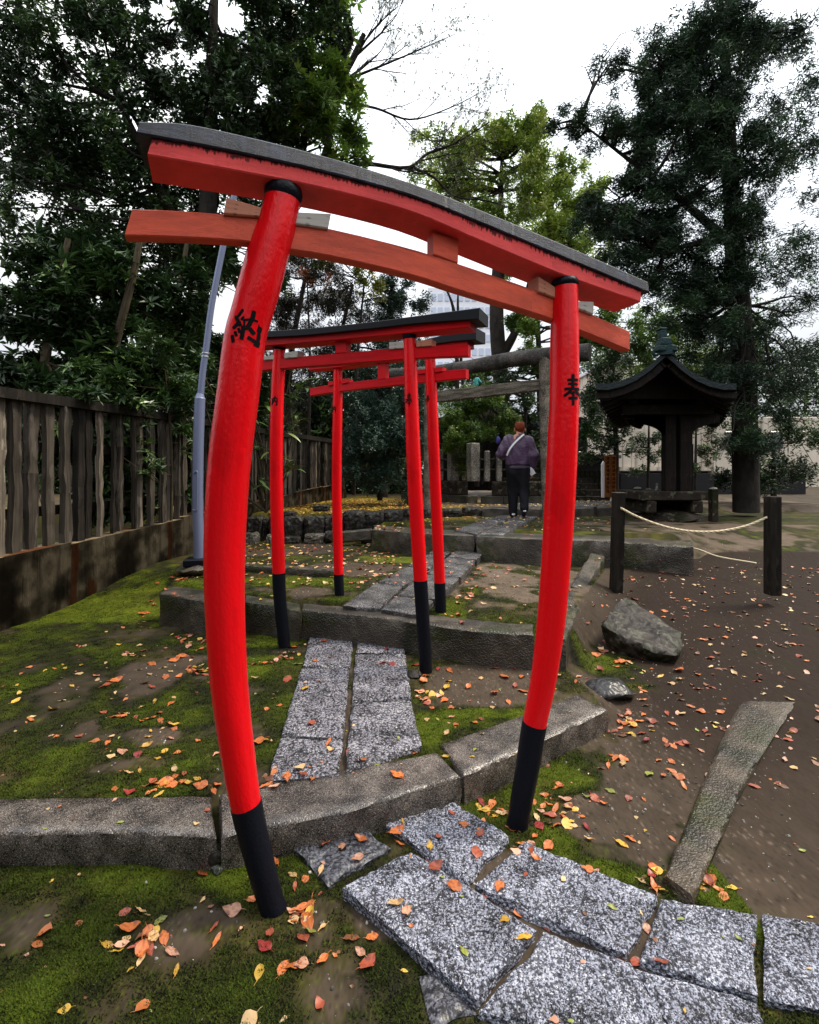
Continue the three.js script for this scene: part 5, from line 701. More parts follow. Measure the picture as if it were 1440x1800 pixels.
plant('evergreen_tree', 'tall dark evergreen tree filling the upper left', 'tree', { seed: 11, base: V(-3.9, 0.4, -8), sprigs: SP.broad, mat: L1, cols: dark, sub: 12, trunk: [[[330, 900, 8.4, 0.2], [345, 560, 8.4, 0.17], [368, 330, 8.2, 0.13], [372, 120, 8, 0.09], [380, -60, 8, 0.05]], [[352, 480, 8.4, 0.1], [280, 330, 8.2, 0.08], [210, 180, 8, 0.05]]], limbs: 70, limbR: 0.035,
  clumps: [[60, 60, 8, 120, 90, 1, 520], [60, 250, 8, 110, 110, 1, 560], [210, 90, 8, 80, 80, 0.9, 420], [300, 170, 8, 90, 60, 0.9, 430], [400, 110, 8, 75, 70, 0.9, 420], [480, 150, 7.8, 70, 80, 0.8, 430], [200, 290, 8, 90, 70, 0.9, 460], [290, 330, 8.4, 70, 60, 0.9, 300], [420, 230, 8, 80, 45, 0.8, 340], [330, -20, 8, 200, 70, 1, 640], [520, 20, 8, 110, 60, 0.9, 420], [230, 400, 8.6, 90, 60, 0.8, 380], [100, 400, 8, 110, 80, 0.9, 480], [440, 300, 8.4, 70, 40, 0.8, 220], [330, 420, 9.4, 80, 60, 0.8, 420], [60, 330, 9, 130, 120, 0.8, 420], [420, 380, 9.6, 60, 40, 0.8, 260], [250, 250, 9.4, 160, 120, 1, 420], [470, 60, 9.4, 120, 100, 0.9, 420], [180, 480, 9.4, 160, 80, 0.8, 420], [-60, 150, 8, 60, 160, 0.9, 300]] });
plant('evergreen_tree', 'brighter green leafy boughs of a tree left of the bare branches', 'tree', { seed: 12, base: V(-1.6, 0.6, -9), sprigs: SP.wh, mat: L2, cols: fresh, sub: 10, scale: 0.8, trunk: [[[448, 920, 9.6, 0.14], [452, 560, 9.4, 0.12], [500, 330, 9, 0.09], [570, 170, 8.6, 0.06], [620, 70, 8.4, 0.03]]], limbs: 40, limbR: 0.03,
  clumps: [[575, 130, 8.3, 55, 60, 0.7, 230], [560, 220, 8.3, 65, 50, 0.7, 260], [600, 250, 8.2, 45, 32, 0.6, 120], [520, 190, 8.4, 50, 70, 0.7, 230], [600, 175, 8.2, 40, 45, 0.5, 120], [580, 40, 8.4, 50, 50, 0.6, 140]] });
{ reseed(44); const save = at; const base = V(-4.2, 0, -1.2); const t = thing('evergreen_tree', 'evergreen tree standing left of the view whose crown shades the near left ground', 'tree', base); const L = []; const tr = spline([V(-4.2, -0.1, -1.2), V(-4.1, 2, -1.3), V(-3.9, 4, -1.2), V(-3.7, 6.5, -1.1)], 16); part('trunk', tube(tr, tr.map((_, i) => lerp(0.2, 0.06, i / 16)), 12, true, 0.8), M.bark, t); const N = 5200; const im = new THREE.InstancedMesh(SP.broad[0], L1, N), o = new THREE.Object3D(), c = new THREE.Color(); const cl = []; for (let k = 0; k < 22; k++) { const q = V(-3.3 + rr(-1.9, 1.9), rr(3.3, 6.5), rr(-0.9, 3)); cl.push(q); L.push(limb(tr[8 + Math.floor(rnd() * 6)], q, 0.05, 0.01, 0.1)[0]); } for (let i = 0; i < N; i++) { const q = cl[i % 22], d = V(rr(-1, 1), rr(-1, 1), rr(-1, 1)).normalize().multiplyScalar(0.75 * Math.cbrt(rnd())); o.position.copy(q).add(d.multiply(V(1, 0.6, 1))).sub(base); o.rotation.set(rr(-0.7, 0.7), rr(0, 6.3), rr(-0.7, 0.7)); const s = rr(1, 1.7); o.scale.set(s, s, s); o.updateMatrix(); im.setMatrixAt(i, o.matrix); const g = pick(dark); im.setColorAt(i, c.setRGB(...g)); } im.name = 'foliage'; im.userData.kind = 'stuff'; t.add(im); part('limbs', merge(L), M.bark, t); }
// hedge of mixed shrubs behind the fence
plant('broadleaf_shrub', 'dense dark broadleaf shrubs rising behind the left fence', 'shrub', { seed: 13, base: V(-4, 0.3, -6.6), sprigs: [...SP.broad, ...SP.wh], mat: L3, cols: dark, sub: 12, limbs: 60, limbR: 0.02, bark: M.barkPale, trunk: [[[170, 800, 6.2, 0.06], [200, 620, 6.2, 0.05], [235, 480, 6.1, 0.04], [250, 400, 6.1, 0.03]], [[60, 800, 6, 0.06], [90, 560, 6, 0.05], [120, 420, 6, 0.03]], [[300, 800, 7.2, 0.06], [310, 560, 7.2, 0.05], [330, 420, 7.3, 0.03]]],
  clumps: [[50, 520, 6.2, 120, 100, 0.6, 640], [180, 520, 6.5, 85, 90, 0.6, 560], [280, 500, 7.0, 80, 90, 0.6, 540], [120, 640, 6.2, 110, 70, 0.5, 520], [230, 630, 6.6, 80, 70, 0.5, 480], [320, 620, 7.3, 70, 80, 0.5, 460], [400, 560, 8.4, 60, 100, 0.6, 480], [430, 680, 8.9, 50, 80, 0.5, 330], [360, 440, 8, 60, 50, 0.6, 300], [40, 690, 6, 120, 40, 0.4, 300], [440, 470, 9, 60, 50, 0.6, 300], [60, 780, 5.9, 120, 50, 0.3, 240], [180, 780, 6.4, 70, 60, 0.3, 260], [270, 770, 7.2, 60, 60, 0.3, 240], [330, 760, 7.9, 50, 60, 0.3, 200], [180, 880, 6.3, 80, 50, 0.25, 220], [280, 860, 7.2, 70, 50, 0.25, 200], [420, 780, 9.2, 60, 60, 0.3, 200]] });
plant('climbing_shrub', 'leafy shoots hanging over the fence top beside the lamp post', 'shrub', { seed: 14, base: at(290, 780, 6.0), sprigs: SP.wh, mat: L3, cols: [...dark.slice(1), [0.07, 0.13, 0.04]], sub: 7, scale: 0.72, limbs: 16, limbR: 0.008, bark: M.barkPale, trunk: [[[300, 960, 6.55, 0.02], [302, 800, 6.5, 0.016], [290, 650, 6.2, 0.01]]],
  clumps: [[290, 640, 6.3, 55, 45, 0.3, 85], [310, 690, 6.35, 45, 28, 0.2, 60], [240, 600, 6, 50, 40, 0.3, 60], [200, 690, 5.6, 40, 30, 0.15, 30], [335, 700, 6.7, 25, 50, 0.2, 50], [310, 820, 6.6, 30, 80, 0.08, 26], [255, 790, 6.0, 30, 60, 0.06, 14], [385, 660, 7.4, 25, 50, 0.3, 60], [230, 715, 5.75, 40, 16, 0.15, 36], [120, 700, 5.2, 70, 16, 0.15, 60], [320, 740, 6.6, 24, 30, 0.15, 34], [180, 660, 5.5, 50, 30, 0.2, 60]] });
// tangle and trees in the middle distance
plant('bare_thicket', 'brownish tangle of thin bare twigs behind the first two torii gates', 'thicket', { seed: 15, base: V(-2.3, 0.76, -13), sprigs: SP.tiny, mat: L1, cols: brown, sub: 9, limbs: 70, limbR: 0.016, trunk: [[[500, 860, 13, 0.1], [510, 640, 13, 0.08], [540, 470, 13, 0.05]], [[600, 860, 13.4, 0.1], [590, 650, 13.4, 0.07], [620, 500, 13.4, 0.04]]], clumps: [[520, 520, 13, 55, 60, 1, 510], [590, 520, 13.2, 60, 60, 1, 510], [480, 600, 12.6, 40, 60, 0.9, 442], [560, 620, 13, 60, 60, 1, 510], [520, 700, 12.8, 50, 60, 1, 578], [560, 460, 13, 60, 30, 0.8, 272], [500, 470, 14, 60, 40, 0.8, 544], [520, 560, 14.5, 80, 80, 1, 714], [600, 600, 14.5, 70, 80, 1, 714], [600, 520, 14.5, 50, 40, 1, 272]] });
plant('maple_tree', 'small yellow-green maple behind the front torii crossbeam', 'tree', { seed: 16, base: V(-1.3, 0.76, -12.4), sprigs: SP.mid, mat: L2, cols: [[0.16, 0.19, 0.03], [0.24, 0.26, 0.04], [0.3, 0.28, 0.05]], sub: 6, limbs: 20, limbR: 0.015, trunk: [[[622, 870, 12.2, 0.05], [628, 640, 12.2, 0.04], [640, 500, 12.2, 0.02]]], clumps: [[645, 480, 12.2, 26, 22, 0.4, 46], [648, 506, 12.2, 32, 14, 0.4, 50], [560, 462, 12.4, 34, 9, 0.4, 30], [600, 440, 12.4, 50, 10, 0.4, 30], [665, 520, 12.2, 14, 8, 0.3, 14]] });
plant('maple_tree', 'few rusty orange autumn leaves on a thin maple left of the yellow-green one', 'tree', { seed: 17, base: V(-2.2, 0.76, -12), sprigs: SP.mid, mat: L2, cols: [[0.2, 0.06, 0.02], [0.3, 0.1, 0.03]], sub: 4, limbs: 10, limbR: 0.012, trunk: [[[540, 860, 12, 0.04], [545, 640, 12, 0.03], [540, 490, 12, 0.015]]], clumps: [[537, 485, 12, 9, 16, 0.3, 14], [578, 484, 12, 6, 6, 0.2, 4], [580, 500, 12, 5, 5, 0.2, 3]] });
plant('evergreen_tree', 'rounded dark green tree rising behind the middle torii', 'tree', { seed: 18, base: V(-0.7, 0.76, -14), sprigs: SP.mid, mat: L1, cols: bluish, sub: 12, limbs: 24, trunk: [[[672, 880, 14, 0.16], [676, 640, 14, 0.12], [690, 500, 14, 0.06]]], clumps: [[690, 515, 14, 48, 30, 0.9, 330], [660, 560, 14, 70, 40, 1, 440], [715, 555, 14, 40, 36, 0.9, 280], [640, 615, 13.8, 70, 45, 1, 420], [710, 630, 13.8, 55, 50, 1, 380]] });
plant('camellia_bush', 'big rounded bluish-green bush between the left and right pillars of the small torii', 'bush', { seed: 19, base: at(670, 876, 10.6), sprigs: SP.tiny, mat: L3, cols: bluish.map((c) => c.map((v) => v * 1.6)), sub: 16, limbs: 20, trunk: [[[668, 880, 10.8, 0.06], [668, 800, 10.8, 0.05], [670, 700, 10.8, 0.03]]], clumps: [[675, 730, 10.6, 78, 60, 0.8, 1440], [655, 800, 10.5, 60, 55, 0.8, 1216], [705, 810, 10.5, 50, 60, 0.7, 1088], [640, 690, 10.8, 50, 50, 0.7, 736], [715, 680, 10.9, 45, 50, 0.7, 672]] });
plant('shrub', 'bright green spreading shrub behind the pale stone post fence', 'shrub', { seed: 20, base: at(840, 850, 12), sprigs: SP.tiny, mat: L2, cols: fresh, sub: 12, limbs: 36, limbR: 0.02, trunk: [[[838, 855, 12, 0.06], [842, 810, 12, 0.05], [850, 760, 12, 0.04]], [[846, 850, 12.2, 0.05], [872, 800, 12.1, 0.04], [890, 770, 12, 0.03]]], clumps: [[815, 735, 11.9, 48, 36, 0.6, 688], [860, 720, 12, 50, 34, 0.6, 688], [800, 770, 11.8, 34, 28, 0.5, 416], [880, 755, 11.9, 30, 24, 0.5, 352], [840, 770, 11.8, 36, 22, 0.5, 384], [830, 700, 12.2, 50, 20, 0.5, 416], [812, 810, 12.2, 16, 22, 0.3, 144]] });
plant('evergreen_tree', 'dark foliage of a tree in front of the shrine hall wall', 'tree', { seed: 21, base: V(3.2, 0.76, -13.4), sprigs: SP.mid, mat: L1, cols: dark, sub: 9, limbs: 16, trunk: [[[920, 870, 13.4, 0.08], [922, 780, 13.4, 0.06], [925, 700, 13.4, 0.04]]], clumps: [[918, 720, 13.4, 22, 26, 0.6, 120], [935, 790, 13.6, 30, 40, 0.5, 200], [950, 830, 13.4, 20, 30, 0.5, 120], [915, 690, 13.4, 25, 18, 0.6, 100], [878, 692, 13.8, 28, 30, 0.6, 190], [850, 690, 14, 20, 18, 0.5, 90], [905, 650, 13.8, 24, 24, 0.5, 110], [938, 722, 13.7, 16, 20, 0.4, 110]] });
plant('zelkova_tree', 'tall tree with sparse sunlit yellow-green leaves behind the torii top beam', 'tree', { seed: 22, base: V(3, 0.76, -17), sprigs: SP.mid, mat: L2, cols: yell, sub: 12, scale: 1.35, limbs: 70, limbR: 0.05, trunk: [[[884, 875, 17, 0.3], [882, 690, 17, 0.27], [873, 560, 17, 0.24], [876, 470, 17, 0.2], [880, 380, 17, 0.12], [882, 280, 17, 0.05]], [[882, 625, 17, 0.17], [905, 585, 17, 0.13], [925, 520, 17, 0.09], [950, 420, 17, 0.06]]], clumps: [[840, 300, 17, 62, 48, 1.4, 638], [900, 250, 17, 60, 40, 1.4, 592], [955, 320, 17, 62, 46, 1.4, 729], [875, 370, 17, 80, 44, 1.4, 684], [800, 310, 17, 40, 40, 1.2, 228], [970, 390, 17, 55, 50, 1.4, 775], [1020, 360, 17, 40, 40, 1.2, 410], [920, 450, 17, 50, 40, 1.2, 456], [930, 222, 17, 30, 16, 1, 136], [770, 265, 17, 50, 30, 1.2, 110], [760, 330, 17, 40, 24, 1.2, 90], [1000, 310, 17, 40, 30, 1.2, 150], [860, 235, 17, 50, 24, 1.2, 130], [1040, 420, 17, 50, 50, 1.2, 300], [990, 470, 17, 50, 40, 1.2, 260]] });
plant('tree', 'fresh green tree low behind the right pillar of the front torii', 'tree', { seed: 23, base: V(4, 0.76, -16), sprigs: SP.mid, mat: L2, cols: fresh, sub: 10, scale: 1.25, limbs: 30, limbR: 0.03, trunk: [[[955, 875, 16, 0.14], [950, 690, 16, 0.12], [945, 560, 16, 0.07]]], clumps: [[930, 570, 16, 32, 34, 0.9, 504], [1050, 540, 16, 40, 40, 1, 456], [1040, 600, 16, 40, 40, 1, 552], [930, 630, 16, 24, 30, 0.9, 336], [840, 662, 16, 26, 16, 0.6, 168], [775, 672, 17, 30, 12, 0.6, 144], [800, 650, 17, 24, 10, 0.6, 72]] });
plant('yew_tree', 'large dark needle-leaved tree with layered boughs filling the upper right', 'tree', { seed: 24, base: V(5.9, 0.7, -9.2), sprigs: SP.needle, mat: L1, cols: [[0.018, 0.04, 0.022], [0.034, 0.072, 0.036], [0.055, 0.11, 0.05], [0.08, 0.15, 0.05]], sub: 12, flat: 0.8, scale: 1.0, limbs: 120, limbR: 0.035, trunk: [[[1312, 900, 9.4, 0.22], [1305, 600, 9.3, 0.19], [1290, 420, 9.2, 0.15], [1280, 200, 9, 0.1], [1270, 0, 9, 0.05]], [[1296, 440, 9.2, 0.09], [1230, 380, 9, 0.07], [1130, 300, 8.8, 0.04], [1020, 215, 8.6, 0.015]], [[1292, 420, 9.2, 0.08], [1240, 425, 9, 0.06], [1170, 440, 8.9, 0.03]], [[1285, 250, 9, 0.06], [1200, 160, 8.8, 0.04], [1150, 90, 8.7, 0.015]]],
  clumps: [[1065, 112, 8.6, 28, 14, 0.4, 31], [1105, 130, 8.6, 40, 24, 0.5, 73], [1000, 212, 8.6, 44, 12, 0.4, 61], [1060, 225, 8.6, 55, 18, 0.5, 110], [1120, 200, 8.7, 50, 40, 0.6, 183], [1190, 150, 8.8, 60, 60, 0.7, 318], [1250, 110, 9, 70, 70, 0.8, 403], [1170, 95, 8.8, 40, 26, 0.5, 110], [1120, 270, 8.8, 70, 36, 0.7, 269], [1200, 260, 9, 80, 60, 0.8, 465], [1100, 340, 8.8, 80, 36, 0.7, 367], [1180, 370, 9, 90, 50, 0.8, 489], [1050, 380, 8.9, 55, 30, 0.6, 232], [1120, 430, 9, 70, 36, 0.7, 342], [1220, 470, 9.2, 60, 40, 0.7, 232], [1080, 480, 9.2, 50, 28, 0.6, 183], [1150, 520, 9.4, 50, 28, 0.6, 134], [1245, 560, 9.4, 36, 40, 0.6, 159], [1350, 120, 9, 110, 100, 1, 563], [1370, 300, 9, 100, 100, 1, 612], [1370, 480, 9.2, 100, 90, 1, 538], [1390, 640, 9.2, 90, 80, 0.9, 416], [1250, 20, 9, 110, 50, 0.8, 403], [1170, 200, 8.8, 60, 60, 0.7, 330], [1230, 350, 9, 70, 70, 0.8, 420], [1160, 470, 9.2, 80, 50, 0.8, 330], [1230, 540, 9.3, 60, 60, 0.8, 380], [1290, 250, 8.6, 70, 90, 0.5, 420], [1290, 450, 8.7, 70, 90, 0.5, 420], [1300, 620, 8.8, 70, 70, 0.5, 330], [1330, 760, 9, 70, 60, 0.6, 260], [1240, 640, 9.5, 40, 40, 0.5, 150], [1270, 80, 8.6, 80, 80, 0.6, 420], [1240, 200, 9, 70, 60, 0.8, 342]] });
plant('tree', 'light airy tree against the sky above the pavilion roof', 'tree', { seed: 25, base: V(9, 0.76, -17), sprigs: SP.mid, mat: L2, cols: fresh, sub: 10, scale: 1.2, limbs: 30, limbR: 0.03, trunk: [[[1196, 875, 17, 0.12], [1190, 700, 17, 0.1], [1180, 580, 17, 0.06]]], clumps: [[1145, 590, 17, 45, 40, 1, 435], [1210, 590, 17, 40, 40, 1, 384], [1110, 620, 17, 35, 26, 0.9, 281], [1240, 640, 17, 40, 30, 0.9, 332], [1160, 555, 17, 40, 20, 0.8, 153], [1080, 560, 17, 40, 40, 1, 220], [1190, 640, 18, 80, 40, 1, 420], [1280, 560, 18, 70, 60, 1, 330], [1120, 680, 18.5, 60, 30, 1, 240], [1300, 620, 17, 60, 60, 1, 512]] });
plant('evergreen_tree', 'dark evergreen tree between the right torii pillar and the pavilion', 'tree', { seed: 26, base: V(4.9, 0.76, -13), sprigs: SP.mid, mat: L1, cols: dark, sub: 12, limbs: 24, limbR: 0.02, trunk: [[[1082, 878, 12.6, 0.07], [1083, 780, 12.6, 0.06], [1075, 680, 12.8, 0.04]]], clumps: [[1045, 690, 13, 34, 46, 0.8, 300], [1055, 760, 12.8, 40, 40, 0.8, 300], [1075, 640, 13, 34, 34, 0.8, 190], [1090, 730, 12.8, 28, 40, 0.7, 180], [1030, 800, 13, 30, 16, 0.6, 110]] });
plant('shrub', 'dark shrubs at the right edge before the end of the beige building', 'shrub', { seed: 29, base: at(1360, 880, 11), sprigs: SP.mid, mat: L1, cols: dark, sub: 10, limbs: 16, limbR: 0.02, trunk: [[[1360, 885, 11, 0.06], [1360, 780, 11, 0.04]]], clumps: [[1320, 820, 11, 50, 50, 0.6, 380], [1400, 800, 11, 70, 70, 0.7, 460], [1300, 770, 12, 40, 30, 0.5, 140]] });
for (const [s, label, px, Z, cl] of [[27, 'slim young tree with open foliage in front of the beige building', 1139, 14, [[1140, 760, 14, 26, 22, 0.5, 60], [1120, 790, 14, 22, 12, 0.4, 36], [1155, 800, 14, 20, 16, 0.4, 36], [1130, 830, 14, 18, 10, 0.4, 24]]], [28, 'slim young tree with drooping leaves right of the pavilion posts', 1222, 14.4, [[1228, 760, 14.4, 22, 22, 0.5, 60], [1240, 800, 14.4, 18, 22, 0.4, 44], [1225, 825, 14.4, 18, 14, 0.4, 40], [1258, 790, 14.4, 14, 14, 0.4, 22]]]])
  plant('young_tree', label, 'tree', { seed: s, base: at(px, 872, Z), sprigs: SP.mid, mat: L1, cols: dark, sub: 6, limbs: 14, limbR: 0.012, trunk: [[[px, 876, Z, 0.045], [px + 1, 800, Z, 0.035], [px + 2, 735, Z, 0.02]]], clumps: cl });
// bare branches high in the middle
{
  reseed(33); const Z = 10, t = thing('bare_tree', 'bare branching boughs with fine twigs against the white sky', 'tree', V(-1.9, 0.7, -10)); const big_ = [], tw = [], tips = [];
  const grow = (p, dir, len, r, depth) => { const n = 5, pts = [p.clone()], rad = [r]; let d = dir.clone(); for (let k = 1; k <= n; k++) { d.add(V(rr(-0.22, 0.22), rr(-0.16, 0.2), rr(-0.2, 0.2))).normalize(); pts.push(pts[k - 1].clone().addScaledVector(d, len / n)); rad.push(lerp(r, r * 0.5, k / n)); } (depth > 1 ? big_ : tw).push(tube(pts, rad, depth > 1 ? 7 : 4, false, 0.3)); if (depth === 0) { tips.push(pts[n], pts[n - 2]); return; } const m = depth > 2 ? 4 : 5; for (let k = 0; k < m; k++) { const q = pts[1 + Math.floor(rnd() * (n))], nd = d.clone().add(V(rr(-0.9, 0.9), rr(-0.5, 0.7), rr(-0.7, 0.7))).normalize(); grow(q, nd, len * rr(0.45, 0.7), r * 0.42, depth - 1); } };
  const main = (pts, r0, r1, kids, klen) => { const P = spline(pts.map(([x, y, z]) => at(x, y, z || Z)), 20); part('bough', tube(P, P.map((_, i) => lerp(r0, r1, i / 20)), 8, true, 0.4), M.bark, t); for (let k = 0; k < kids; k++) { const i = 6 + Math.floor(k * 14 / kids), q = P[i], d = P[Math.min(20, i + 1)].clone().sub(P[i - 1]).normalize().add(V(rr(-0.4, 0.7), rr(-0.6, 0.8), rr(-0.6, 0.6))).normalize(); grow(q, d, klen * rr(0.6, 1.1), lerp(r0, r1, i / 20) * 0.5, 2); } };
  main([[440, 870, 10.6], [448, 600, 10.6], [500, 400, 10.5], [566, 290, 10.4], [600, 150, 10.2], [640, 60, 10]], 0.13, 0.05, 8, 1.1);
  main([[568, 300, 10.4], [640, 288, 10], [720, 294, 10], [752, 270, 10], [800, 252, 10], [860, 215, 10]], 0.05, 0.012, 9, 0.9);
  main([[722, 294, 10], [760, 310, 10], [800, 345, 10], [850, 352, 10], [880, 360, 10]], 0.03, 0.008, 6, 0.7);
  main([[600, 180, 10.2], [660, 190, 10], [720, 210, 10], [790, 190, 10], [850, 160, 10]], 0.03, 0.006, 8, 0.9);
  main([[610, 140, 10.2], [660, 120, 10], [720, 95, 10], [800, 60, 10]], 0.03, 0.006, 8, 0.9);
  main([[615, 120, 10.2], [650, 60, 10], [700, 10, 10]], 0.03, 0.006, 6, 0.9);
  part('branches', merge(big_), M.bark, t); part('twigs', merge(tw), M.bark, t);
  const im = new THREE.InstancedMesh(SP.tiny[0], L2, tips.length), o = new THREE.Object3D(), c = new THREE.Color(); tips.forEach((p, i) => { o.position.copy(p).sub(t.position); o.rotation.set(rr(0, 6), rr(0, 6), 0); const s = rr(0.25, 0.6); o.scale.set(s, s, s); o.updateMatrix(); im.setMatrixAt(i, o.matrix); im.setColorAt(i, c.setRGB(0.12, 0.15, 0.05)); }); im.name = 'foliage'; im.userData.kind = 'stuff'; t.add(im);
}
plant('bare_tree', 'small bare tree with two dark stems beside the pale tower', 'tree', { seed: 34, base: V(1.2, 0.76, -14), sprigs: SP.tiny, mat: L1, cols: brown, sub: 3, limbs: 26, limbR: 0.014, trunk: [[[806, 875, 14, 0.07], [804, 700, 14, 0.06], [800, 560, 14, 0.05], [790, 520, 14, 0.03], [772, 490, 14, 0.012]], [[820, 875, 14, 0.05], [815, 700, 14, 0.045], [805, 540, 14, 0.035], [806, 500, 14, 0.015]]], clumps: [[775, 500, 14, 24, 20, 0.5, 6], [805, 495, 14, 16, 18, 0.5, 6], [750, 470, 14, 20, 16, 0.4, 4]] });
// broad-leaved shrub right of the front pillar: every leaf a part
{
  reseed(55); const t = thing('broadleaf_shrub', 'shrub with long glossy leaves just right of the front left pillar', 'shrub', at(470, 890, 8)); const mats = [[0.05, 0.11, 0.03], [0.08, 0.16, 0.04], [0.15, 0.25, 0.06], [0.26, 0.34, 0.1]].map((c) => leafMat(...c, 0.35, 0.3));
  const mk = (L_, w_) => { const L = L_ * 1.3, w = w_ * 1.3; return mk0(L, w); }; const mk0 = (L, w) => { const nu = 4, nv = 2; return fromGrid((i, j) => { const u = i / nu, ww = w * Math.sin(Math.PI * Math.pow(u, 0.8)) * 0.5 + 0.001, v = j - 1; return V(v * ww, -L * 0.35 * u * u + Math.abs(v) * ww * 0.35, -L * u); }, nu, nv, (i, j) => [i / nu, j / 2]); }; const gs = [mk(0.2, 0.055), mk(0.17, 0.05), mk(0.23, 0.06)];
  const stems = []; let count = 0; for (const [px, py, Z, n] of [[505, 700, 8, 13], [470, 640, 8, 10], [515, 640, 8.1, 12], [512, 820, 8, 12], [470, 720, 7.9, 10], [450, 790, 7.8, 8], [500, 760, 8, 10], [460, 850, 7.8, 8], [520, 600, 8.2, 9], [445, 680, 7.9, 9], [530, 680, 8.2, 9], [440, 740, 7.8, 8], [478, 800, 7.9, 8], [525, 735, 8.2, 8], [460, 590, 8.1, 8], [350, 690, 7.0, 8], [345, 640, 7.0, 9]]) {
    const c = at(px, py, Z); stems.push(limb(at(468, 900, 8.1), c, 0.022, 0.006, 0.08)[0]); for (let k = 0; k < n; k++) { const m = new THREE.Mesh(pick(gs), mats[Math.min(3, Math.floor(Math.pow(rnd(), 1.3) * 4))]); m.name = 'leaf'; m.position.copy(c).add(V(rr(-0.06, 0.06), rr(-0.08, 0.08), rr(-0.06, 0.06))).sub(t.position); m.rotation.set(rr(-0.3, 0.7), k * 2.4 + rr(-0.4, 0.4), rr(-0.3, 0.3), 'YXZ'); const s = rr(0.75, 1.15); m.scale.set(s, s, s); t.add(m); count++; } }
  part('stems', merge(stems), M.barkPale, t);
}
{ // the grove goes on behind and beside the place the picture is taken from
  reseed(67); const N = 15000, im = new THREE.InstancedMesh(SP.broad[1], L1, N), o = new THREE.Object3D(), c = new THREE.Color(); for (let i = 0; i < N; i++) { const a = rr(-0.12, 1.05) * Math.PI, R = rr(7.5, 9.5), x = R * 1.15 * Math.cos(a), z = R * 0.95 * Math.sin(a) - 0.5, top = 3.2 + 1.8 * vnoise(a * 6, 2, 8); o.position.set(x, rr(0, top), z); o.rotation.set(rr(-1, 1), rr(0, 6), rr(-1, 1)); const s = rr(1.4, 2.6); o.scale.set(s, s, s); o.updateMatrix(); im.setMatrixAt(i, o.matrix); const q = pick(dark); im.setColorAt(i, c.setRGB(...q)); }
  im.name = 'hedge'; scene.add(im); tag(im, 'dense grove continuing outside the picture around the near ground', 'grove', null, 'stuff');
}
// woods closing the view behind everything
{
  reseed(66); const spr = SP.broad[0]; const im = new THREE.InstancedMesh(spr, L1, 16000), o = new THREE.Object3D(), c = new THREE.Color(); for (let i = 0; i < 16000; i++) { const left = i < 9000; const x = left ? rr(-16, 0.5) : rr(9, 34), Z = left ? rr(16, 19) : rr(27, 31), top = left ? 4.2 + 2.4 * vnoise(x * 0.5, 2, 5) - 0.12 * (x + 16) * 0.5 : 7 + 3 * vnoise(x * 0.4, 1, 7); o.position.set(x, rr(0.7, top), -Z); o.rotation.set(rr(-1, 1), rr(0, 6), rr(-1, 1)); const s = rr(1.6, 3.2); o.scale.set(s, s, s); o.updateMatrix(); im.setMatrixAt(i, o.matrix); const q = pick(dark), b = rr(0.7, 1.2); im.setColorAt(i, c.setRGB(q[0] * b, q[1] * b, q[2] * b)); }
  im.name = 'woodland'; scene.add(im); tag(im, 'far dark mass of trees and shrubs closing the shrine grounds', 'woodland', null, 'stuff');
}
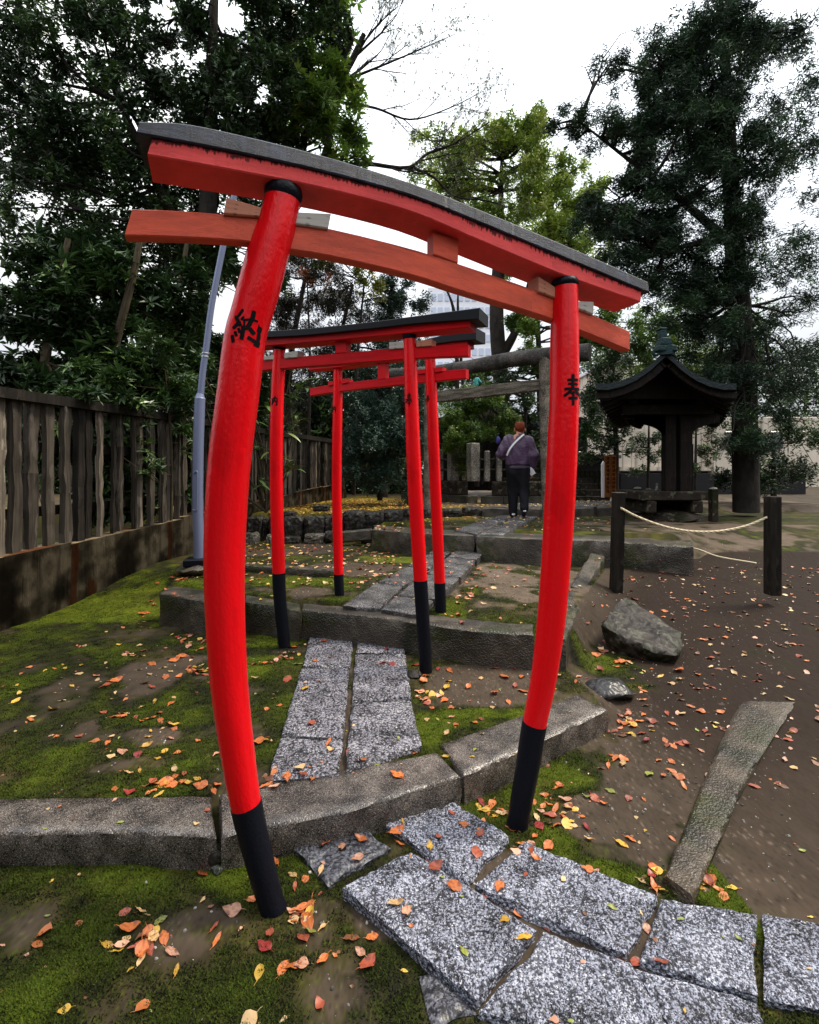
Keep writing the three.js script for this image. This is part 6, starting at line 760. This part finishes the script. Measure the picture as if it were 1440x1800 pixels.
// ---------- fallen leaves ----------
const LEAVES =
  '336,1521r 355,1537r 248,1605p 220,1605r 229,1635o 262,1639o 283,1619g 270,1652p 289,1649o 304,1676w 189,1663y 241,1665r 250,1674o 265,1672r 311,1708y 382,1654o 378,1632r 409,1603w 445,1584o 464,1665R 514,1539p 518,1561r 537,1546o 485,1517o 512,1605w ' +
  '527,1600O 546,1603O 540,1619O 546,1640g 567,1632p 531,1650r 619,1651b 655,1649o 634,1676w 567,1691o 498,1703o 518,1701o 529,1697w 647,1699r 565,1529p 628,1512w 634,1477o 558,1472o 573,1481o 602,1489w 699,1464o 708,1445y 796,1432r 815,1450o 756,1489y ' +
  '772,1475r 844,1469r 838,1499r 704,1486o 899,1460o 942,1511o 963,1490o 940,1473o 948,1452R 980,1451o 944,1438p 967,1434r 990,1431p 993,1440o 1022,1436o 1012,1424y 999,1420p 957,1400O 965,1416o 935,1410o 857,1422O 846,1412R 872,1435y 880,1424o 984,1385o ' +
  '1105,1405r 1132,1406o 1062,1414o 1046,1405r 1031,1402g 995,1409w 1031,1456R 1035,1477p 1109,1477o 1094,1485y 1149,1526o 1145,1540R 1149,1558o 1253,1549o 1245,1554r 1230,1562y 1033,1529o 800,1560o 698,1592p 715,1609w 887,1619y 923,1649y 914,1607o 857,1576r 878,1560o ' +
  '1084,1679O 1137,1634w 1152,1698r 1120,1694r 1164,1694r 815,1673g 957,1624r 755,1516r 766,1526r 1077,1596g 252,1080O 271,1063o 187,1111p 220,1152w 277,1025o 334,1117r 311,1122R 323,1126o 332,1134o 353,1143o 346,1180O 336,1180o 319,1155o 308,1162o 267,1168O ' +
  '264,1186p 292,1191o 206,1197o 254,1202r 267,1209r 185,1206r 306,1227p 300,1238o 248,1244p 218,1261o 206,1260o 267,1264o 248,1269o 283,1268o 285,1282p 306,1282o 265,1287y 262,1296y 260,1311y 300,1299w 348,1304o 189,1307o 215,1323w 243,1328R 290,1321y ' +
  '311,1324o 277,1334y 246,1357y 227,1361p 202,1388o 227,1395R 273,1380O 292,1376O 302,1382o 309,1365o 332,1379y 353,1382o 346,1370y 382,1380o 376,1393o 380,1327w 464,1168o 491,1157r 502,1159o 514,1139o 449,1193p 506,1195r 483,1228p 491,1241o 470,1248o ' +
  '466,1302y 453,1306O 447,1168r 525,1168g 569,1128r 554,1162o 562,1199o 537,1211y 546,1273r 579,1306o 581,1319p 680,1141R 688,1168R 674,1166r 697,1363O 531,1361r 550,1367o 506,1367o 472,1370b 636,1339o 470,1382o 730,1170R 771,1176R 791,1180o 747,1190o ' +
  '744,1199o 738,1217w 789,1199y 823,1209o 785,1211y 781,1232o 793,1245o 759,1245o 751,1237r 795,1262w 801,1275o 751,1266p 769,1265g 785,1290p 833,1271o 846,1265r 870,1221o 888,1191O 870,1175r 901,1175R 846,1193p 866,1244p 894,1235o 920,1216o 906,1207r ' +
  '918,1190o 835,1318g 785,1332y 706,1364o 730,1324o 983,1188p 1017,1190w 1013,1200o 1056,1178r 1048,1153o 1086,1164O 1096,1166o 1131,1180p 1161,1190y 1195,1180o 1227,1186O 1238,1126o 1250,1158r 1195,1195p 1215,1243o 1232,1251o 1173,1255r 1131,1257o 1104,1255o 1084,1267o ' +
  '1096,1273o 1108,1267r 1090,1281o 1112,1273y 1145,1269r 1181,1273o 1169,1302o 1128,1290r 1147,1286y 1137,1303R 1183,1312o 1232,1320w 1195,1308r 1207,1310r 1181,1340o 1084,1334O 1074,1328o 1096,1336o 1058,1352r 1070,1348o 1096,1345p 1141,1362g 1167,1366o 1193,1366o 985,1383o ' +
  '1072,1391g 1044,1065o 1058,1065o 1169,1075o 1207,1054o 1215,1056r 1116,1054r 827,1047o 819,1051o 850,1063p 838,1031o 854,1011o 866,993r 872,997o 928,999o 805,1061p 880,1089o 906,1032p 922,1021o 807,1083o 795,1085o 783,1081y 813,1096r ';
const LC = { o: [0.55, 0.16, 0.035], O: [0.6, 0.17, 0.03], r: [0.33, 0.07, 0.03], R: [0.3, 0.025, 0.022], y: [0.58, 0.36, 0.04], g: [0.25, 0.3, 0.05], p: [0.62, 0.42, 0.2], w: [0.62, 0.33, 0.22], b: [0.18, 0.07, 0.025] };
const LN = { o: 'orange', O: 'large orange', r: 'reddish', R: 'deep red', y: 'yellow', g: 'greenish', p: 'pale tan', w: 'pinkish', b: 'brown' };
reseed(101);
function leafGeo(lobes, fat = 1) { // a curled leaf with a stalk
  const L = 1, out = [], nu = 6, prof = (u) => lobes ? 0.3 * Math.sin(Math.PI * Math.pow(u, 0.75)) * (1 + 0.45 * Math.cos(u * 19)) + 0.02 : 0.27 * fat * Math.pow(Math.sin(Math.PI * Math.pow(u, 0.8)), 0.9) + 0.004; const curl = rr(-0.5, 1.3), side = rr(0.05, 0.4), tw = rr(-0.6, 0.6);
  const P = (u, v) => { const w = prof(u), a = tw * (u - 0.5), x = v * w, y = curl * (u - 0.45) * (u - 0.45) + side * v * v * w + 0.05 * Math.sin(u * 9 + v); return V(x * Math.cos(a) - y * 0.3 * Math.sin(a), Math.max(0.01, y + x * Math.sin(a) + 0.08), (u - 0.5) * L); };
  const g = fromGrid((i, j) => P(i / nu, j - 1), nu, 2, (i, j) => [i / nu, j / 2]); const st = tube([P(0, 0), P(0, 0).add(V(0.02, 0.05, -0.14)), P(0, 0).add(V(0.05, 0.03, -0.26))], [0.018, 0.014, 0.012], 4, false); return merge([g, st]);
}
const leafGeos = [leafGeo(0, 0.8), leafGeo(0, 1.25), leafGeo(0, 1), leafGeo(0, 1.4), leafGeo(0, 0.6), leafGeo(0, 1.1), leafGeo(0, 0.9), leafGeo(0, 1.3)];
const leafMats = {}; for (const k in LC) leafMats[k] = [0, 1].map((q) => phy({ color: lin(...LC[k].map((c) => c * (q ? 0.75 : 1.05))), roughness: 0.45, transmission: 0.15, thickness: 0, side: THREE.DoubleSide, map: T.noiseLeaf ??= tex(128, 128, (u, v) => { const n = fbm(u * 6, v * 6, 4, 400, 6), vein = Math.abs(v - 0.5) < 0.03 ? 0.25 : 0, rot = sstep(0.58, 0.66, fbm(u * 3, v * 3, 4, 405, 3)); const k = (0.6 + 0.6 * n + vein) * (1 - 0.6 * rot); return [k, k * (0.95 - 0.25 * rot), k * 0.9]; }, true) }));
// where the photograph shows stone under a leaf: find the highest surface among the slabs and kerbs
scene.updateMatrixWorld(true); const stones = []; scene.traverse((o) => { if (o.isMesh && (o.name === 'paving_slab' || o.name === 'kerb_stone')) stones.push(o); });
const ray = new THREE.Raycaster();
const boxes_ = stones.map((o) => new THREE.Box3().setFromObject(o));
function surface(px, py) { // first thing a sight line meets: a stone or the ground
  let best = null, on = null; let h = 0; for (let k = 0; k < 14; k++) { const p = gp(px, py, h); h = lerp(h, ghn(p.x, -p.z), 0.7); } best = gp(px, py, h); let bd = best.distanceTo(camera.position);
  const d = V((px - CX) / F, -(py - HY) / F, -1).normalize(); ray.set(camera.position, d); for (let i = 0; i < stones.length; i++) { if (!ray.ray.intersectsBox(boxes_[i])) continue; const r = ray.intersectObject(stones[i], false)[0]; if (r && r.distance < bd + 0.02 && Math.abs(r.face.normal.y) > 0.5) { bd = r.distance; best = r.point.clone(); on = stones[i].name; } }
  return [best, on];
}
const MARKS = [[470, 1595, 'the foot of the front left pillar'], [910, 1450, 'the foot of the front right pillar'], [376, 1440, 'the joint at the left end of the curved kerb'], [790, 1340, 'the joint in the middle of the curved kerb'], [1040, 1235, 'the right end of the curved kerb'], [1075, 1215, 'the dark bluish stone'], [1130, 1105, 'the tipped flat rock'], [1050, 1104, 'the small pale stone'], [500, 1135, 'the left pillar of the middle torii'], [748, 1182, 'the right pillar of the middle torii'], [597, 1045, 'the left pillar of the small torii'], [775, 1077, 'the right pillar of the small torii'], [1190, 1450, 'the flat border stone'], [1190, 1565, 'the near end of the border stone'], [285, 1050, 'the left end of the second kerb'], [990, 1120, 'the corner of the second kerb'], [1082, 1040, 'the wooden post'], [600, 1520, 'the dark corner slab'], [760, 1610, 'the brightest foreground slab'], [960, 1560, 'the long foreground slab'], [780, 1480, 'the slab nearest the kerb'], [1190, 1650, 'the rightmost foreground slab'], [540, 1235, 'the long left slab of the middle path'], [670, 1190, 'the right slabs of the middle path'], [670, 1280, 'the big right slab of the middle path'], [540, 1330, 'the lowest left slab of the middle path'], [250, 1190, 'the upper bare patch on the left'], [250, 1300, 'the lower bare patch on the left'], [290, 1380, 'the left part of the kerb'], [860, 1205, 'the bare patch right of the middle path'], [1110, 1430, 'the bare soil on the right'], [1190, 1200, 'the low sunken stone'], [1000, 1370, 'the bright moss strip'], [1050, 1500, 'the moss edge along the slabs'], [870, 1015, 'the bare floor of the second terrace'], [270, 1650, 'the bottom left corner of the ground'], [580, 1660, 'the near end of the mossy corner']];
function placeOf(px, py) { let b = null, bd = 1e9; for (const m of MARKS) { const d = Math.hypot(px - m[0], (py - m[1]) * 1.25); if (d < bd) { bd = d; b = m; } } const dx = px - b[0], dy = py - b[1]; const far = bd > 55 ? '' : 'just '; return `${far}${Math.abs(dx) > Math.abs(dy) * 1.1 ? (dx < 0 ? 'left of' : 'right of') : (dy < 0 ? 'beyond' : 'in front of')} ${b[2]}`; }
{
  const list = LEAVES.trim().split(/\s+/).map((s) => /(\d+),(\d+)(\w)/.exec(s)).map((m) => [+m[1], +m[2], m[3]]);
  for (const [px, py, c] of list) {
    const [p, on] = surface(px, py); const m = new THREE.Mesh(pick(leafGeos), pick(leafMats[c])); m.name = numbered('fallen_leaf'); const Z = -p.z, s = (c === 'O' ? 0.062 : c === 'y' || c === 'p' || c === 'g' ? 0.044 : 0.05) * rr(0.7, 1.35) * (Z > 3 ? 1.25 : 1);
    m.position.copy(p); m.position.y += 0.002; m.rotation.set(rr(-0.25, 0.25), rr(0, 6.28), rr(-0.25, 0.25)); m.scale.set(s, s, s); scene.add(m); const z = placeOf(px, py); tag(m, `${LN[c]} fallen leaf ${z}`, 'leaf', `${LN[c]} fallen leaves ${z}`);
  }
  // the small and far litter
  const spots = []; const put = (n, f) => { for (let k = 0; k < n; k++) { const q = f(); if (q) spots.push(q); } };
  const inside = (x, Z) => true;
  put(2600, () => { const x = rr(-2.4, 0.7), Z = rr(8.45, 13); return [x, Z, rnd() < 0.7 ? 'y' : 'o', 0.05]; }); put(1400, () => [rr(0, 5.5), rr(9.8, 14), rnd() < 0.6 ? 'y' : 'p', 0.05]);
  put(560, () => { const x = rr(-2.6, -0.1), Z = rr(5, 8.1); return Z > f2(x) + 0.2 ? [x, Z, pick(['o', 'p', 'y', 'r', 'p']), 0.055] : 0; }); put(120, () => { const x = rr(-0.6, 2.2), Z = rr(3.8, 7.2); return Z > f2(x) + 0.2 && Z < f3(x) - 0.1 && x < sideX(Z) ? [x, Z, pick(['o', 'p', 'w', 'r']), 0.05] : 0; });
  put(260, () => { const x = rr(0.2, 3.4), Z = rr(7, 9.4); return Z > f3(x) + 0.2 ? [x, Z, pick(['y', 'p', 'o']), 0.05] : 0; }); put(420, () => { const Z = rr(2.3, 6), x = sideX(Z) + rr(0.1, 2.6); return [x, Z, pick(['o', 'r', 'b', 'p', 'w', 'b']), 0.045]; });
  put(260, () => { const Z = rr(1.2, 4), x = rr(-0.62, 0.62) * Z * 1.5; return [x, Z, pick(['o', 'r', 'p', 'b', 'w', 'y', 'g']), rr(0.012, 0.026)]; }); put(120, () => { const x = rr(-2.6, -1.2), Z = rr(2.2, 5.2); return [x, Z, pick(['o', 'r', 'p', 'y']), 0.045]; });
  put(22, () => { const Z = rr(1, 1.6), x = rr(-1.3, -0.2); return [x, Z, pick(['o', 'r', 'p', 'y']), 0.05]; });
  for (const [px, py, h, n, r] of [[290, 1378, 0.12, 9, 0.07], [535, 1608, 0, 8, 0.05], [1092, 1270, 0.03, 16, 0.09], [862, 1428, 0, 10, 0.06], [985, 1434, 0, 9, 0.07], [330, 1128, 0.12, 12, 0.12], [340, 1178, 0.12, 9, 0.09], [1250, 1552, 0, 8, 0.05], [1148, 1545, 0, 6, 0.04], [1090, 1160, 0.06, 14, 0.12], [750, 1225, 0.12, 12, 0.09], [820, 1050, 0.345, 12, 0.12], [505, 1160, 0.12, 10, 0.1], [860, 1005, 0.345, 14, 0.2], [240, 1680, 0, 8, 0.06], [495, 1365, 0.13, 6, 0.07], [925, 1500, 0, 6, 0.05]]) { const c = gp(px, py, h); for (let k = 0; k < n; k++) { const a = rr(0, 6.28), q = r * Math.sqrt(rnd()) * 1.3; spots.push([c.x + Math.cos(a) * q, -c.z + Math.sin(a) * q, pick(['o', 'o', 'r', 'y', 'p', 'b', 'w']), rr(0.03, 0.055)]); } }
  spots.sort((a, b) => 0); const per = leafGeos.map(() => []); spots.forEach((s, i) => per[i % 8].push(s)); const t = thing('leaf_litter', 'small and distant fallen leaves strewn over the terraces', 'leaf litter', V(0, 0, 0), null, 'stuff'); const o = new THREE.Object3D(), col = new THREE.Color(), mat = phy({ color: lin(1, 1, 1), roughness: 0.5, transmission: 0.15, thickness: 0, side: THREE.DoubleSide });
  per.forEach((ls, g) => { const im = new THREE.InstancedMesh(leafGeos[g], mat, ls.length); ls.forEach(([x, Z, c, s], i) => { o.position.set(x, gh(x, Z) + 0.012, -Z); let y = null; for (let k = 0; k < stones.length; k++) { const b = boxes_[k]; if (x > b.min.x && x < b.max.x && -Z > b.min.z && -Z < b.max.z) { ray.set(V(x, 3, -Z), V(0, -1, 0)); const r = ray.intersectObject(stones[k], false)[0]; if (r && (y === null || r.point.y > y)) y = r.point.y; } } o.position.y = Math.max(ghn(x, Z), y ?? -9) + 0.001; o.rotation.set(rr(-0.3, 0.3), rr(0, 6.28), rr(-0.3, 0.3)); const k = s * rr(0.7, 1.3); o.scale.set(k, k, k); o.updateMatrix(); im.setMatrixAt(i, o.matrix); const q = LC[c], b = rr(0.6, 1.1); im.setColorAt(i, col.setRGB(q[0] * b, q[1] * b, q[2] * b)); }); im.name = 'leaf'; im.userData.kind = 'stuff'; t.add(im); });
}
{ // grit and pebbles on the bare soil
  reseed(131); const g = rockGeo(1, 0.6, 0.8, 3, 4, 1); const list = []; for (let k = 0; k < 9000 && list.length < 3800; k++) { const Z = rr(1.2, 7), x = rr(-0.7, 0.75) * Z; if (mossAt(x, Z) < 0.5 || rnd() < 0.06) list.push([x, Z]); }
  const im = new THREE.InstancedMesh(g, std({ color: lin(1, 1, 1), roughness: 0.7, specularIntensity: 0.5 }), list.length), o = new THREE.Object3D(), c = new THREE.Color(); list.forEach(([x, Z], i) => { const s = 0.0018 + 0.006 * Math.pow(rnd(), 3); o.position.set(x, ghn(x, Z), -Z); o.rotation.set(rr(0, 6), rr(0, 6), rr(0, 6)); o.scale.set(s, s, s); o.updateMatrix(); im.setMatrixAt(i, o.matrix); const b = 0.05 + 0.4 * Math.pow(rnd(), 2.5); im.setColorAt(i, c.setRGB(b * 1.05, b, b * 0.92)); }); im.name = 'gravel'; scene.add(im); tag(im, 'fine grit and small pebbles scattered over the bare soil', 'gravel', null, 'stuff');
}
scene.traverse((o) => { if (o.isMesh) { o.castShadow = true; o.receiveShadow = true; } });
renderer.render(scene, camera);
